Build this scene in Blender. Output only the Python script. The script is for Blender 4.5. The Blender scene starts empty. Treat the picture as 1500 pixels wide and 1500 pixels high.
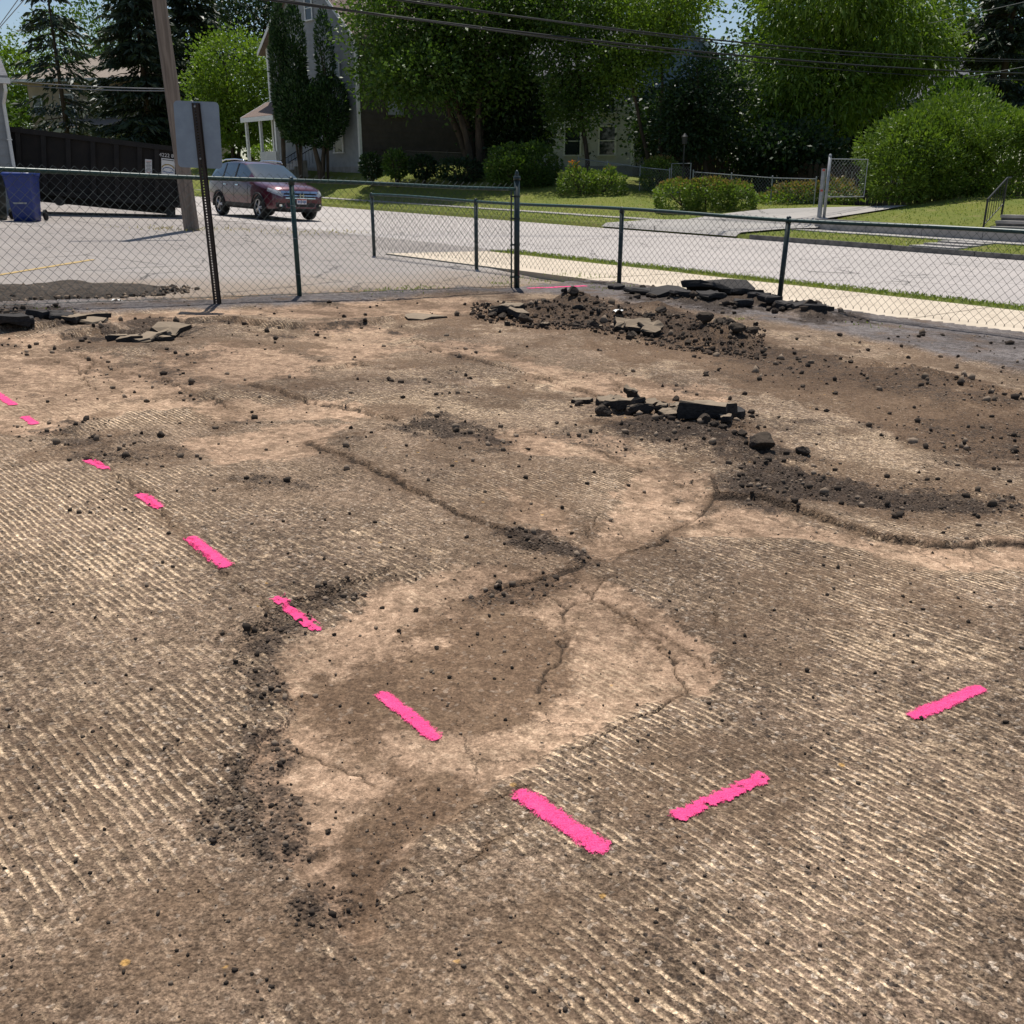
import bpy, bmesh, math, random
import numpy as np
from mathutils import Vector, Matrix

# ------------------------------------------------------------------ camera, sky, sun, exposure
scene = bpy.context.scene
PITCH = math.radians(19.05); FPX = 1387.0; CAMH = 1.27; TILT = 0.038
cam_d = bpy.data.cameras.new('camera'); cam = bpy.data.objects.new('camera', cam_d)
scene.collection.objects.link(cam); scene.camera = cam
cam.location = (0, 0, CAMH); cam.rotation_euler = (math.pi/2 - PITCH, 0, 0)
cam_d.sensor_width = 36.0; cam_d.lens = 36.0*FPX/1500.0; cam_d.clip_start = 0.05; cam_d.clip_end = 2000

SUN_EL = math.radians(67.5); SUN_AZ = math.radians(-5.0)      # azimuth measured from +Y towards +X
world = bpy.data.worlds.new('World'); scene.world = world; world.use_nodes = True
wn = world.node_tree.nodes; wl = world.node_tree.links
sky = wn.new('ShaderNodeTexSky'); sky.sky_type = 'NISHITA'; sky.sun_disc = False
sky.sun_elevation = SUN_EL; sky.sun_rotation = SUN_AZ; sky.air_density = 1.0; sky.dust_density = 0.6; sky.ozone_density = 1.2
wl.new(sky.outputs[0], wn['Background'].inputs[0]); wn['Background'].inputs[1].default_value = 0.085
sun_d = bpy.data.lights.new('sun', 'SUN'); sun_d.energy = 4.6; sun_d.angle = math.radians(0.53); sun_d.color = (1.0, 0.955, 0.88)
sun = bpy.data.objects.new('sun', sun_d); scene.collection.objects.link(sun)
sdir = Vector((math.cos(SUN_EL)*math.sin(SUN_AZ), math.cos(SUN_EL)*math.cos(SUN_AZ), math.sin(SUN_EL)))
sun.rotation_euler = sdir.to_track_quat('Z', 'Y').to_euler(); sun.location = (0, 20, 40)
vs = scene.view_settings; vs.view_transform = 'Standard'; vs.look = 'None'; vs.gamma = 1.0; vs.exposure = 0.12
vs.use_curve_mapping = False
scene.cycles.max_bounces = 6; scene.cycles.diffuse_bounces = 3; scene.cycles.glossy_bounces = 3; scene.cycles.transmission_bounces = 4

# ------------------------------------------------------------------ helpers
random.seed(7); rng = np.random.default_rng(11)
C = scene.collection
EU = np.array([0.69, -0.724]); EU /= np.linalg.norm(EU)       # along the street, towards the right of the view
EV = np.array([-EU[1], EU[0]])                                 # across the street, away from the lot
def so(x, y): return EU[0]*x + EU[1]*y, EV[0]*x + EV[1]*y
def xy(s, o): return s*EU[0] + o*EV[0], s*EU[1] + o*EV[1]

def rise(s, o):
    amp = np.interp(s, [-60, -45, -37, -29, -22, -17, -14, 0], [2.3, 2.2, 2.0, 1.25, 0.95, 1.05, 1.5, 1.55])
    r = np.interp(o, [25.55, 25.56, 28.2, 29.7], [0, 0.11, 0.24, 0.27])
    wall = np.clip((s + 16.7)/0.1, 0, 1)
    soft = np.clip((o - 29.75)/7.5, 0, 1); soft = soft*(1.6 - 0.6*soft)
    r = r + (amp - 0.27)*soft*(1 - wall) + wall*(np.clip((o - 29.72)/0.12, 0, 1)*0.3 + (amp - 0.57)*np.clip((o - 29.85)/5.2, 0, 1))
    return r + np.clip((o - 45)*0.02, 0, 3)
def gz(x, y):
    s, o = so(np.asarray(x, float), np.asarray(y, float))
    return -TILT*np.asarray(x, float) + rise(s, o)
def gzf(x, y): return float(gz(x, y))
def ray(u, v):
    a = (u - 750)/FPX; b = (v - 750)/FPX
    return np.array([a, math.cos(PITCH) - b*math.sin(PITCH), -(b*math.cos(PITCH) + math.sin(PITCH))])
def hit(u, v):
    d = ray(u, v); t = 0.6; pt = t
    while t < 140:
        if CAMH + t*d[2] < gzf(t*d[0], t*d[1]):
            a, b = pt, t
            for _ in range(40):
                m = (a + b)/2
                if CAMH + m*d[2] < gzf(m*d[0], m*d[1]): b = m
                else: a = m
            t = b; break
        pt = t; t *= 1.01
    return np.array([t*d[0], t*d[1], CAMH + t*d[2]])
def plane(u, v):
    d = ray(u, v); t = -CAMH/(d[2] + TILT*d[0]); return np.array([t*d[0], t*d[1]])
def at_y(u, v, Y):
    d = ray(u, v); t = Y/d[1]; return np.array([t*d[0], Y, CAMH + t*d[2]])

def tag(o, label=None, cat=None, group=None, kind=None):
    if label: o['label'] = label
    if cat: o['category'] = cat
    if group: o['group'] = group
    if kind: o['kind'] = kind
    return o
def empty(name, loc, label, cat, group=None, rz=0.0):
    o = bpy.data.objects.new(name, None); C.objects.link(o); o.location = [float(a) for a in loc]; o.rotation_euler = (0, 0, rz)
    o.empty_display_size = 0.1
    return tag(o, label, cat, group)
def link(name, me, mat=None, parent=None, smooth=False):
    o = bpy.data.objects.new(name, me); C.objects.link(o)
    if mat is not None and not me.materials: me.materials.append(mat)
    if parent is not None: o.parent = parent
    if smooth: me.polygons.foreach_set('use_smooth', [True]*len(me.polygons))
    return o
def copy_tree(o, parent=None):
    c = o.copy(); C.objects.link(c); c.parent = parent
    for ch in list(o.children): copy_tree(ch, c)
    return c

class MB:
    def __init__(s): s.v = []; s.f = []
    def add(s, vs_, fs): n = len(s.v); s.v += [tuple(map(float, p)) for p in vs_]; s.f += [tuple(n + i for i in f) for f in fs]; return s
    def box(s, c, d, rz=0.0, M=None):
        cx, cy, cz = c; x, y, z = d[0]/2, d[1]/2, d[2]/2; cs, sn = math.cos(rz), math.sin(rz); P = []
        for k in (-z, z):
            for a, b in ((-x, -y), (x, -y), (x, y), (-x, y)): P.append((cx + a*cs - b*sn, cy + a*sn + b*cs, cz + k))
        return s.add(P, [(3, 2, 1, 0), (4, 5, 6, 7), (0, 1, 5, 4), (1, 2, 6, 5), (2, 3, 7, 6), (3, 0, 4, 7)])
    def path(s, pts, rs, n=8, cap=True):
        pts = [Vector(p) for p in pts]
        if not hasattr(rs, '__len__'): rs = [rs]*len(pts)
        V = []; F = []; up = None
        for i, p in enumerate(pts):
            d = (pts[min(i+1, len(pts)-1)] - pts[max(i-1, 0)]).normalized()
            if up is None: up = Vector((0, 0, 1)) if abs(d.z) < 0.9 else Vector((1, 0, 0))
            a = d.cross(up).normalized(); b = d.cross(a).normalized(); up = -b if b.dot(up) < 0 else b
            for k in range(n):
                t = 2*math.pi*k/n; V.append(p + (a*math.cos(t) + b*math.sin(t))*rs[i])
        for i in range(len(pts)-1):
            for k in range(n): F.append((i*n+k, i*n+(k+1) % n, (i+1)*n+(k+1) % n, (i+1)*n+k))
        if cap: F.append(tuple(range(n-1, -1, -1))); F.append(tuple((len(pts)-1)*n+k for k in range(n)))
        return s.add(V, F)
    def lathe(s, prof, c=(0, 0, 0), n=16):
        V = []; F = []
        for r, z in prof:
            for k in range(n): t = 2*math.pi*k/n; V.append((c[0]+r*math.cos(t), c[1]+r*math.sin(t), c[2]+z))
        for i in range(len(prof)-1):
            for k in range(n): F.append((i*n+k, i*n+(k+1) % n, (i+1)*n+(k+1) % n, (i+1)*n+k))
        F.append(tuple(range(n-1, -1, -1))); F.append(tuple((len(prof)-1)*n+k for k in range(n)))
        return s.add(V, F)
    def prism(s, poly, axis, h0, h1):
        # poly in the plane of the two other axes; axis 0/1/2
        def mk(p, h): q = list(p); q.insert(axis, h); return q
        n = len(poly); V = [mk(p, h0) for p in poly] + [mk(p, h1) for p in poly]
        F = [tuple(range(n)), tuple(range(2*n-1, n-1, -1))] + [(i, n+i, n+(i+1) % n, (i+1) % n) for i in range(n)]
        return s.add(V, F)
    def mesh(s, name):
        me = bpy.data.meshes.new(name); me.from_pydata(s.v, [], s.f); me.update()
        bm = bmesh.new(); bm.from_mesh(me); bmesh.ops.recalc_face_normals(bm, faces=bm.faces); bm.to_mesh(me); bm.free(); return me
    def build(s, name, mat, parent=None, smooth=False): return link(name, s.mesh(name), mat, parent, smooth)

# ---- numpy noise
def _h(i, j, seed):
    n = (i.astype(np.int64)*374761393 + j.astype(np.int64)*668265263 + seed*1442695041) & 0xffffffff
    n = ((n ^ (n >> 13))*1274126177) & 0xffffffff
    n = n ^ (n >> 16); return (n & 0xffff)/65535.0
def vn(x, y, seed=0):
    i = np.floor(x); j = np.floor(y); fx = x-i; fy = y-j; fx = fx*fx*(3-2*fx); fy = fy*fy*(3-2*fy)
    a = _h(i, j, seed); b = _h(i+1, j, seed); c = _h(i, j+1, seed); d = _h(i+1, j+1, seed)
    return a+(b-a)*fx+(c-a)*fy+(a-b-c+d)*fx*fy
def fbm(x, y, seed=0, oct=4):
    r = 0; a = .5; t = 0
    for k in range(oct): r = r+a*vn(x*2**k+17.3*k, y*2**k-9.1*k, seed+k); t += a; a *= .5
    return r/t
def sst(a, b, x): t = np.clip((x-a)/(b-a), 0, 1); return t*t*(3-2*t)
def sdist(x, y, P):
    P = np.asarray(P, float); n = len(P); d2 = np.full(x.shape, 1e9); ins = np.zeros(x.shape, bool)
    for i in range(n):
        a = P[i]; b = P[(i+1) % n]; e = b-a; wx = x-a[0]; wy = y-a[1]
        t = np.clip((wx*e[0]+wy*e[1])/(e@e+1e-12), 0, 1); d2 = np.minimum(d2, (wx-t*e[0])**2+(wy-t*e[1])**2)
        c = ((a[1] > y) != (b[1] > y)); xi = (b[0]-a[0])*(y-a[1])/((b[1]-a[1]) if b[1] != a[1] else 1e-9)+a[0]; ins ^= c & (x < xi)
    d = np.sqrt(d2); return np.where(ins, d, -d)
def ldist(x, y, P):
    P = np.asarray(P, float); d2 = np.full(x.shape, 1e9)
    for a, b in zip(P, P[1:]):
        e = b-a; wx = x-a[0]; wy = y-a[1]; t = np.clip((wx*e[0]+wy*e[1])/(e@e+1e-12), 0, 1)
        d2 = np.minimum(d2, (wx-t*e[0])**2+(wy-t*e[1])**2)
    return np.sqrt(d2)

# ---- node helper
class NT:
    def __init__(s, name):
        s.m = bpy.data.materials.new(name); s.m.use_nodes = True; s.t = s.m.node_tree; s.N = s.t.nodes; s.b = s.N['Principled BSDF']; s.out = s.N['Material Output']
    def set(s, sock, v):
        if isinstance(v, bpy.types.NodeSocket): s.t.links.new(v, sock)
        elif hasattr(v, '__len__') and len(v) == 3 and len(sock.default_value) == 4: sock.default_value = (*v, 1)
        else: sock.default_value = v
    def math(s, op, a, b=None, clamp=False):
        n = s.N.new('ShaderNodeMath'); n.operation = op; n.use_clamp = clamp; s.set(n.inputs[0], a)
        if b is not None: s.set(n.inputs[1], b)
        return n.outputs[0]
    def mul(s, a, b): return s.math('MULTIPLY', a, b)
    def plus(s, a, b): return s.math('ADD', a, b)
    def mix(s, f, a, b, typ='MIX'):
        n = s.N.new('ShaderNodeMixRGB'); n.blend_type = typ; s.set(n.inputs[0], f); s.set(n.inputs[1], a); s.set(n.inputs[2], b); return n.outputs[0]
    def rng(s, x, a, b, c=0.0, d=1.0):
        n = s.N.new('ShaderNodeMapRange'); n.interpolation_type = 'SMOOTHSTEP'; s.set(n.inputs[0], x)
        for i, q in enumerate((a, b, c, d)): s.set(n.inputs[i+1], q)
        return n.outputs[0]
    def pos(s): return s.N.new('ShaderNodeNewGeometry').outputs['Position']
    def obj(s): return s.N.new('ShaderNodeTexCoord').outputs['Object']
    def island(s): return s.N.new('ShaderNodeNewGeometry').outputs['Random Per Island']
    def orand(s): return s.N.new('ShaderNodeObjectInfo').outputs['Random']
    def noise(s, vec, scale, detail=4, rough=.55):
        n = s.N.new('ShaderNodeTexNoise'); s.set(n.inputs['Vector'], vec); n.inputs['Scale'].default_value = scale; n.inputs['Detail'].default_value = detail; n.inputs['Roughness'].default_value = rough
        return n.outputs[0]
    def vor(s, vec, scale, feat='F1', out='Distance'):
        n = s.N.new('ShaderNodeTexVoronoi'); n.feature = feat; s.set(n.inputs['Vector'], vec); n.inputs['Scale'].default_value = scale; return n.outputs[out]
    def bw(s, c): n = s.N.new('ShaderNodeRGBToBW'); s.set(n.inputs[0], c); return n.outputs[0]
    def vscale(s, vec, k):
        n = s.N.new('ShaderNodeVectorMath'); n.operation = 'MULTIPLY'; s.set(n.inputs[0], vec); n.inputs[1].default_value = k; return n.outputs[0]
    def dot(s, vec, k):
        n = s.N.new('ShaderNodeVectorMath'); n.operation = 'DOT_PRODUCT'; s.set(n.inputs[0], vec); n.inputs[1].default_value = k; return n.outputs['Value']
    def comb(s, a, b, c=0.0):
        n = s.N.new('ShaderNodeCombineXYZ'); s.set(n.inputs[0], a); s.set(n.inputs[1], b); s.set(n.inputs[2], c); return n.outputs[0]
    def attr(s, name): n = s.N.new('ShaderNodeAttribute'); n.attribute_name = name; return n.outputs['Fac']
    def bump(s, h, strength=1.0, dist=1.0):
        n = s.N.new('ShaderNodeBump'); n.inputs['Strength'].default_value = strength; n.inputs['Distance'].default_value = dist; s.set(n.inputs['Height'], h)
        s.t.links.new(n.outputs[0], s.b.inputs['Normal'])
    def done(s, col, rough=.85, spec=.3, metal=0.0):
        s.set(s.b.inputs['Base Color'], col); s.set(s.b.inputs['Roughness'], rough); s.b.inputs['Specular IOR Level'].default_value = spec; s.b.inputs['Metallic'].default_value = metal
        return s.m

def simple(name, c1, c2=None, scale=8.0, rough=.7, spec=.3, bump=0.0, bscale=None, metal=0.0, stretch=None, vary=0.0):
    n = NT(name); p = n.obj()
    if stretch: p = n.vscale(p, stretch)
    if c2 is None: c2 = tuple(c*.8 for c in c1)
    f = n.rng(n.noise(p, scale, 6, .6), .32, .68); col = n.mix(f, c1, c2)
    if vary: col = n.mix(n.rng(n.orand(), 0, 1, 0, vary), col, tuple(c*.45 for c in c1))
    if bump: n.bump(n.noise(p, bscale or scale*3, 6, .6), .9, bump)
    return n.done(col, rough, spec, metal)
def leafmat(name, c1, c2, trans=.45):
    n = NT(name); r = n.island(); col = n.mix(r, c1, c2)
    big = n.rng(n.noise(n.obj(), .55, 3), .35, .65); col = n.mix(n.mul(big, .5), col, tuple(c*.7 for c in c1))
    n.done(col, .5, .35)
    tr = n.N.new('ShaderNodeBsdfTranslucent'); n.set(tr.inputs[0], n.mix(1.0, col, (1.25, 1.35, .55), 'MULTIPLY'))
    ms = n.N.new('ShaderNodeMixShader'); ms.inputs[0].default_value = trans
    n.t.links.new(n.b.outputs[0], ms.inputs[1]); n.t.links.new(tr.outputs[0], ms.inputs[2]); n.t.links.new(ms.outputs[0], n.out.inputs[0])
    return n.m

M = {}
M['asphalt_old'] = None
def asphalt(name, c1, c2, c3, bump=.002):
    n = NT(name); p = n.pos()
    a = n.rng(n.noise(p, .35, 5), .35, .68); b = n.rng(n.noise(p, 3.5, 6, .65), .35, .7)
    st = n.comb(n.mul(n.dot(p, (EU[0], EU[1], 0)), .35), n.mul(n.dot(p, (EV[0], EV[1], 0)), 2.6))
    col = n.mix(a, c1, c2); col = n.mix(n.mul(b, .35), col, c3); col = n.mix(n.mul(n.rng(n.noise(st, 1.5, 5), .5, .75), .35), col, tuple(c*.75 for c in c1))
    g = n.noise(p, 160, 3, .7); col = n.mix(.55, col, n.mix(g, (.25, .25, .25), (1.5, 1.5, 1.5)), 'MULTIPLY')
    if name == 'parking_asphalt':
        dl_ = n.math('SUBTRACT', n.dot(p, (-.6, .8, 0)), -.6*.06+.8*12.23)
        w1 = n.rng(n.plus(dl_, n.mul(n.math('SUBTRACT', n.noise(p, .8, 5), .5), 3.2)), 3.2, .6); col = n.mix(n.mul(w1, .75), col, n.mix(g, (.30, .225, .155), (.20, .145, .10)))
        w2 = n.rng(n.plus(dl_, n.mul(n.math('SUBTRACT', n.noise(p, 2.0, 5), .5), 1.6)), .75, .25); col = n.mix(n.mul(w2, .85), col, n.mix(g, (.05, .043, .04), (.15, .125, .105)))
    cr = n.vor(p, .55, 'DISTANCE_TO_EDGE')
    wv = n.plus(cr, n.mul(n.math('SUBTRACT', n.noise(p, 2.2, 5), .5), .12))
    col = n.mix(n.mul(n.rng(n.math('ABSOLUTE', wv), .0, .012, 1, 0), .75), col, (.03, .028, .026))
    n.bump(n.noise(p, 90, 5, .7), .8, bump); return n.done(col, .9, .2)
M['street'] = asphalt('street_asphalt', (.475, .43, .40), (.415, .378, .352), (.52, .463, .415))
M['parking'] = asphalt('parking_asphalt', (.34, .305, .28), (.28, .25, .232), (.38, .325, .275))
M['driveway'] = asphalt('driveway_concrete', (.40, .37, .34), (.33, .31, .29), (.45, .42, .38))
M['concrete'] = simple('concrete_slab', (.61, .515, .40), (.52, .435, .335), 3.0, .9, .2, .0015, 120)
M['concrete_grey'] = simple('concrete_grey', (.40, .37, .34), (.30, .28, .26), 3.0, .9, .2, .002, 60)
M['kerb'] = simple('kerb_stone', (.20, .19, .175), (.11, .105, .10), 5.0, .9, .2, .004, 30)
def lawnmat():
    n = NT('lawn'); p = n.pos()
    a = n.rng(n.noise(p, .6, 5), .35, .65); b = n.rng(n.noise(p, 9, 6, .7), .3, .7); d = n.rng(n.noise(p, .9, 5, .65), .55, .72)
    col = n.mix(a, (.17, .19, .040), (.12, .165, .034)); col = n.mix(n.mul(b, .6), col, (.23, .225, .06)); col = n.mix(n.mul(d, .6), col, (.30, .24, .11))
    n.bump(n.noise(p, 22, 6, .75), 1.0, .05); return n.done(col, .9, .1)
M['lawn'] = lawnmat()
M['grass'] = leafmat('grass_blade', (.17, .24, .038), (.27, .29, .07), .35)
M['leaf_bright'] = leafmat('leaf_bright', (.11, .19, .026), (.20, .28, .036), .38)
M['leaf_mid'] = leafmat('leaf_mid', (.042, .090, .018), (.125, .195, .032), .36)
M['leaf_dark'] = leafmat('leaf_dark', (.016, .038, .014), (.034, .066, .02), .25)
M['leaf_yew'] = leafmat('leaf_yew', (.10, .175, .025), (.20, .275, .04), .25)
M['leaf_arb'] = leafmat('leaf_arborvitae', (.022, .055, .018), (.04, .085, .022), .15)
M['leaf_spruce'] = leafmat('needle_spruce', (.028, .045, .024), (.045, .065, .03), .1)
M['leaf_hedge'] = leafmat('leaf_hedge', (.12, .20, .035), (.20, .25, .06), .35)
M['leaf_brown'] = leafmat('leaf_dry', (.30, .20, .08), (.20, .13, .05), .3)
M['flower'] = leafmat('flower_orange', (.75, .20, .05), (.70, .30, .10), .4)
M['bark'] = simple('bark', (.10, .075, .055), (.05, .04, .03), 6, .95, .1, .02, 20, stretch=(1, 1, .25))
M['pole_wood'] = simple('weathered_pole_wood', (.26, .21, .175), (.15, .12, .10), 7, .9, .15, .006, 30, stretch=(3, 3, .12))
def greencoat(name, c1, c2, wear):
    n = NT(name); p = n.pos(); f = n.rng(n.noise(p, 14, 6, .7), .52, .75); col = n.mix(n.rng(n.noise(p, 3, 4), .3, .7), c1, c2)
    return n.done(n.mix(n.mul(f, wear), col, (.22, .24, .22)), .42, .5)
M['green'] = greencoat('green_coated_steel', (.018, .065, .055), (.012, .045, .042), .35)
M['green_dark'] = greencoat('dark_green_steel', (.012, .026, .026), (.018, .034, .036), .25)
M['wire_dark'] = simple('green_coated_wire', (.035, .05, .046), (.06, .075, .07), 5, .5, .4)
M['galv'] = simple('galvanised_steel', (.34, .35, .36), (.24, .25, .26), 9, .5, .5, metal=.3)
M['galv_wire'] = simple('galvanised_wire', (.36, .37, .38), (.28, .29, .30), 9, .5, .5)
M['sign_back'] = simple('aluminium_sign_back', (.27, .335, .415), (.23, .285, .36), 9, .45, .4, metal=.15)  # blue of the reflected sky is put into the base colour
M['post_brown'] = simple('brown_perforated_steel', (.035, .024, .020), (.02, .015, .013), 12, .55, .4)
M['black_paint'] = simple('black_painted_steel', (.011, .010, .0105), (.020, .017, .016), 3, .55, .2, .002, 25)
M['black_panel'] = simple('scuffed_black_steel', (.010, .009, .0095), (.018, .015, .0135), 2.2, .6, .18, .004, 6)
M['white'] = simple('white_paint', (.72, .72, .70), (.62, .62, .60), 6, .6, .3)
M['white_print'] = simple('white_print', (.70, .70, .70), (.6, .6, .6), 20, .6, .3)
M['ink'] = simple('black_ink', (.03, .03, .03), None, 10, .7)
M['ink_gold'] = simple('gold_ink', (.40, .28, .08), None, 10, .7)
M['ink_blue'] = simple('blue_ink', (.05, .12, .30), None, 10, .7)
M['ink_red'] = simple('red_ink', (.50, .10, .08), None, 10, .7)
M['cart_blue'] = simple('blue_plastic', (.012, .035, .20), (.010, .028, .16), 5, .42, .45)
M['cart_green'] = simple('dark_green_plastic', (.012, .028, .022), (.018, .035, .03), 5, .45, .45)
M['rubber'] = simple('black_rubber', (.015, .015, .015), (.022, .022, .022), 10, .8, .2)
M['iron'] = simple('black_iron', (.015, .015, .016), (.03, .028, .027), 10, .5, .4)
M['cable'] = simple('black_cable', (.012, .012, .013), (.02, .02, .02), 4, .6, .3)
def siding(name, c1, c2): return simple(name, c1, c2, 2.5, .8, .2, .001, 30)
M['sid_tan'] = siding('tan_siding', (.46, .37, .27), (.40, .32, .23)); M['sid_grey'] = siding('grey_siding', (.30, .31, .32), (.25, .26, .27))
M['sid_white'] = siding('pale_siding', (.55, .55, .54), (.46, .46, .46)); M['sid_shaded'] = siding('shaded_siding', (.085, .07, .06), (.065, .054, .047))  # dark brown one: tree shade on the grey house's side wall, put into the colour
M['sid_blue'] = siding('blue_grey_siding', (.34, .40, .48), (.28, .34, .42)); M['block'] = siding('block_base', (.30, .29, .28), (.22, .21, .2))
M['roof_brown'] = simple('brown_shingle', (.24, .18, .155), (.17, .13, .11), 9, .95, .1, .01, 14)
M['roof_tan'] = simple('tan_shingle', (.36, .30, .25), (.27, .225, .19), 9, .95, .1, .01, 14)
M['roof_grey'] = simple('grey_shingle', (.20, .20, .21), (.14, .14, .15), 9, .95, .1, .01, 14)
def glassmat(name, col, rough=.06, spec=.8): n = NT(name); return n.done(n.mix(n.noise(n.obj(), 2, 3), col, tuple(c*.6 for c in col)), rough, spec)
M['glass'] = glassmat('window_glass', (.035, .042, .05))
M['carglass'] = glassmat('car_glass', (.03, .05, .05), .02, 1.0); M['carglass'].node_tree.nodes['Principled BSDF'].inputs['IOR'].default_value = 2.0
M['board_dark'] = simple('dark_fence_board', (.09, .07, .055), (.05, .04, .032), 6, .9, .1, .004, 25, stretch=(1, 1, .15), vary=.5)

# ------------------------------------------------------------------ the milled lot: fields
C0 = np.array([0.06, 12.23]); LD = np.array([-0.8, -0.6]); LN = np.array([0.6, -0.8])
def W(pts): return [plane(*p) for p in pts]
SMOOTH = [
 ([(412,1000),(430,955),(490,925),(560,862),(640,852),(730,845),(800,850),(850,845),(905,865),(960,890),(1005,915),(1045,955),(1070,1005),(1062,1040),(1010,1045),(955,1050),(900,1085),(860,1110),(800,1145),(740,1165),(690,1190),(630,1235),(575,1290),(550,1340),(560,1380),(520,1400),(480,1330),(440,1290),(420,1240),(395,1180),(378,1130),(405,1095),(425,1060)],1.0),
 ([(862,770),(905,720),(960,690),(1030,695),(1050,720),(1060,750),(1010,790),(950,815),(890,835),(840,815)],1.0),
 ([(680,650),(760,640),(880,645),(960,670),(1040,705),(1000,700),(900,690),(800,670)],.8),
 ([(1050,745),(1120,750),(1200,775),(1290,795),(1400,805),(1500,800),(1600,800),(1600,860),(1400,845),(1300,830),(1200,800),(1120,785),(1060,790),(1000,800),(980,790)],1.0),
 ([(-60,492),(60,500),(140,520),(200,540),(280,560),(340,590),(430,600),(500,595),(560,615),(520,625),(420,620),(350,625),(270,608),(180,615),(110,625),(70,640),(-60,648)],1.0),
 ([(215,530),(330,505),(430,515),(470,545),(450,560),(360,568),(290,560)],1.0),
 ([(255,650),(330,640),(420,625),(540,625),(470,650),(455,675),(330,690),(280,680)],.9),
 ([(420,470),(560,480),(600,510),(520,540),(440,560),(480,530)],.8),
 ([(600,505),(700,510),(850,545),(1000,575),(1060,570),(1050,600),(950,600),(840,575),(700,530)],.9),
 ([(735,725),(790,740),(860,760),(840,800),(790,790),(750,770)],.9),
 ([(100,470),(330,455),(700,435),(720,470),(560,475),(330,470),(160,482)],.8),
]
DUST = [
 ([(550,1400),(600,1330),(700,1270),(790,1260),(900,1290),(860,1350),(720,1440),(640,1540),(500,1540)],.75),
 ([(140,1350),(300,1320),(420,1290),(460,1400),(380,1540),(120,1540)],.7),
 ([(-80,600),(120,640),(60,670),(-80,680)],.6), ([(330,655),(560,650),(700,690),(620,720),(420,700)],.45),
 ([(560,760),(760,740),(900,830),(700,850),(580,850)],.5), ([(900,850),(1100,900),(1200,960),(1090,1000),(1010,900)],.5),
 ([(600,1190),(790,1170),(900,1230),(760,1280)],.35), ([(-80,860),(120,880),(300,1000),(150,1060),(-80,980)],.4)]
DIRT = [
 ([(640,900),(760,862),(860,840),(950,800),(1030,735),(1060,740),(1000,800),(900,845),(800,880),(700,910)],.95), ([(520,985),(560,960),(640,945),(700,955),(600,990)],.6), ([(780,1020),(830,960),(850,1000),(820,1060),(880,1080),(800,1130),(740,1150)],.7), ([(1230,540),(1600,620),(1600,660),(1400,620),(1250,575)],1.0),
 ([(500,970),(620,930),(760,920),(850,960),(830,1040),(780,1110),(680,1120),(600,1090),(640,1150),(590,1240),(540,1280),(560,1180),(480,1100),(430,1040)],1.15),
 ([(640,470),(760,445),(900,440),(1100,500),(1250,530),(1600,600),(1600,730),(1350,660),(1220,615),(1050,560),(900,522),(780,500)],1.2),
 ([(1090,690),(1200,670),(1600,730),(1600,795),(1350,790),(1200,770),(1130,740)],.8),
 ([(1100,600),(1300,630),(1600,720),(1600,690),(1300,600)],.6),
 ([(860,1090),(1050,1060),(1250,1130),(1150,1230),(950,1260),(780,1200),(720,1180)],.62),
 ([(-60,520),(300,560),(460,600),(200,612),(-60,640)],.45), ([(560,470),(700,440),(760,480),(640,490)],.8),
 ([(860,600),(1100,620),(1300,700),(1100,700),(950,660)],.7), ([(-80,1180),(60,1250),(80,1540),(-80,1540)],.4),
 ([(540,1180),(650,1130),(760,1110),(700,1190),(600,1260),(560,1330),(540,1400),(500,1480),(470,1480),(520,1380),(520,1300)],1.1), ([(390,440),(700,430),(560,470),(420,478)],.5)]
DARK = [
 ([(900,425),(980,428),(1080,436),(1160,455),(1215,470),(1190,478),(1120,468),(1040,455),(950,445)],.95), ([(700,885),(760,866),(850,843),(930,812),(900,832),(800,868),(740,885)],.55), ([(1000,775),(1035,745),(1045,735),(1040,755),(1010,785)],.5), ([(392,985),(415,965),(428,990),(420,1040),(408,1035)],.45), ([(545,1210),(600,1180),(640,1150),(600,1250),(560,1330)],.35),
 ([(405,1000),(418,1050),(420,1085),(395,1125),(352,1140),(338,1180),(352,1235),(388,1272),(416,1262),(412,1225),(385,1165),(380,1130),(412,1095),(428,1060),(415,1010)],.78),
 ([(385,938),(430,905),(480,885),(555,853),(560,864),(540,880),(480,908),(468,935),(430,948),(392,958)],.8),
 ([(590,632),(640,622),(685,640),(682,660),(640,660)],1.0),
 ([(1075,690),(1140,690),(1260,720),(1400,740),(1440,755),(1350,758),(1230,745),(1130,735),(1080,715)],1.0),
 ([(880,612),(960,612),(1085,635),(1160,680),(1080,690),(1000,670),(930,640)],.9),
 ([(140,490),(200,480),(275,478),(285,492),(230,505),(150,500)],1.0),
 ([(-60,455),(60,462),(140,470),(100,480),(40,488),(-60,495)],1.0),
 ([(450,1332),(505,1338),(488,1356),(440,1374),(420,1425),(404,1418),(430,1368)],.75),
 ([(1015,715),(1060,700),(1140,735),(1190,780),(1140,765),(1080,750)],.8),
 ([(760,795),(800,800),(865,815),(850,825),(790,810)],1.0),
 ([(700,455),(850,440),(1000,470),(1110,505),(1090,525),(940,505),(780,480)],.75),
 ([(1050,500),(1200,520),(1350,560),(1600,610),(1600,640),(1400,610),(1200,565),(1060,535)],.62), ([(1340,625),(1600,640),(1600,740),(1450,690)],.6), ([(1040,670),(1200,690),(1500,745),(1600,780),(1300,770),(1150,745)],.36),
 ([(330,710),(450,700),(470,725),(380,730)],.7), ([(90,630),(110,635),(170,690),(140,685)],.8), ([(250,560),(310,590),(290,560),(220,530)],.6),
 ([(330,478),(420,484),(560,476),(560,484),(420,492),(330,486)],.9)]
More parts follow.
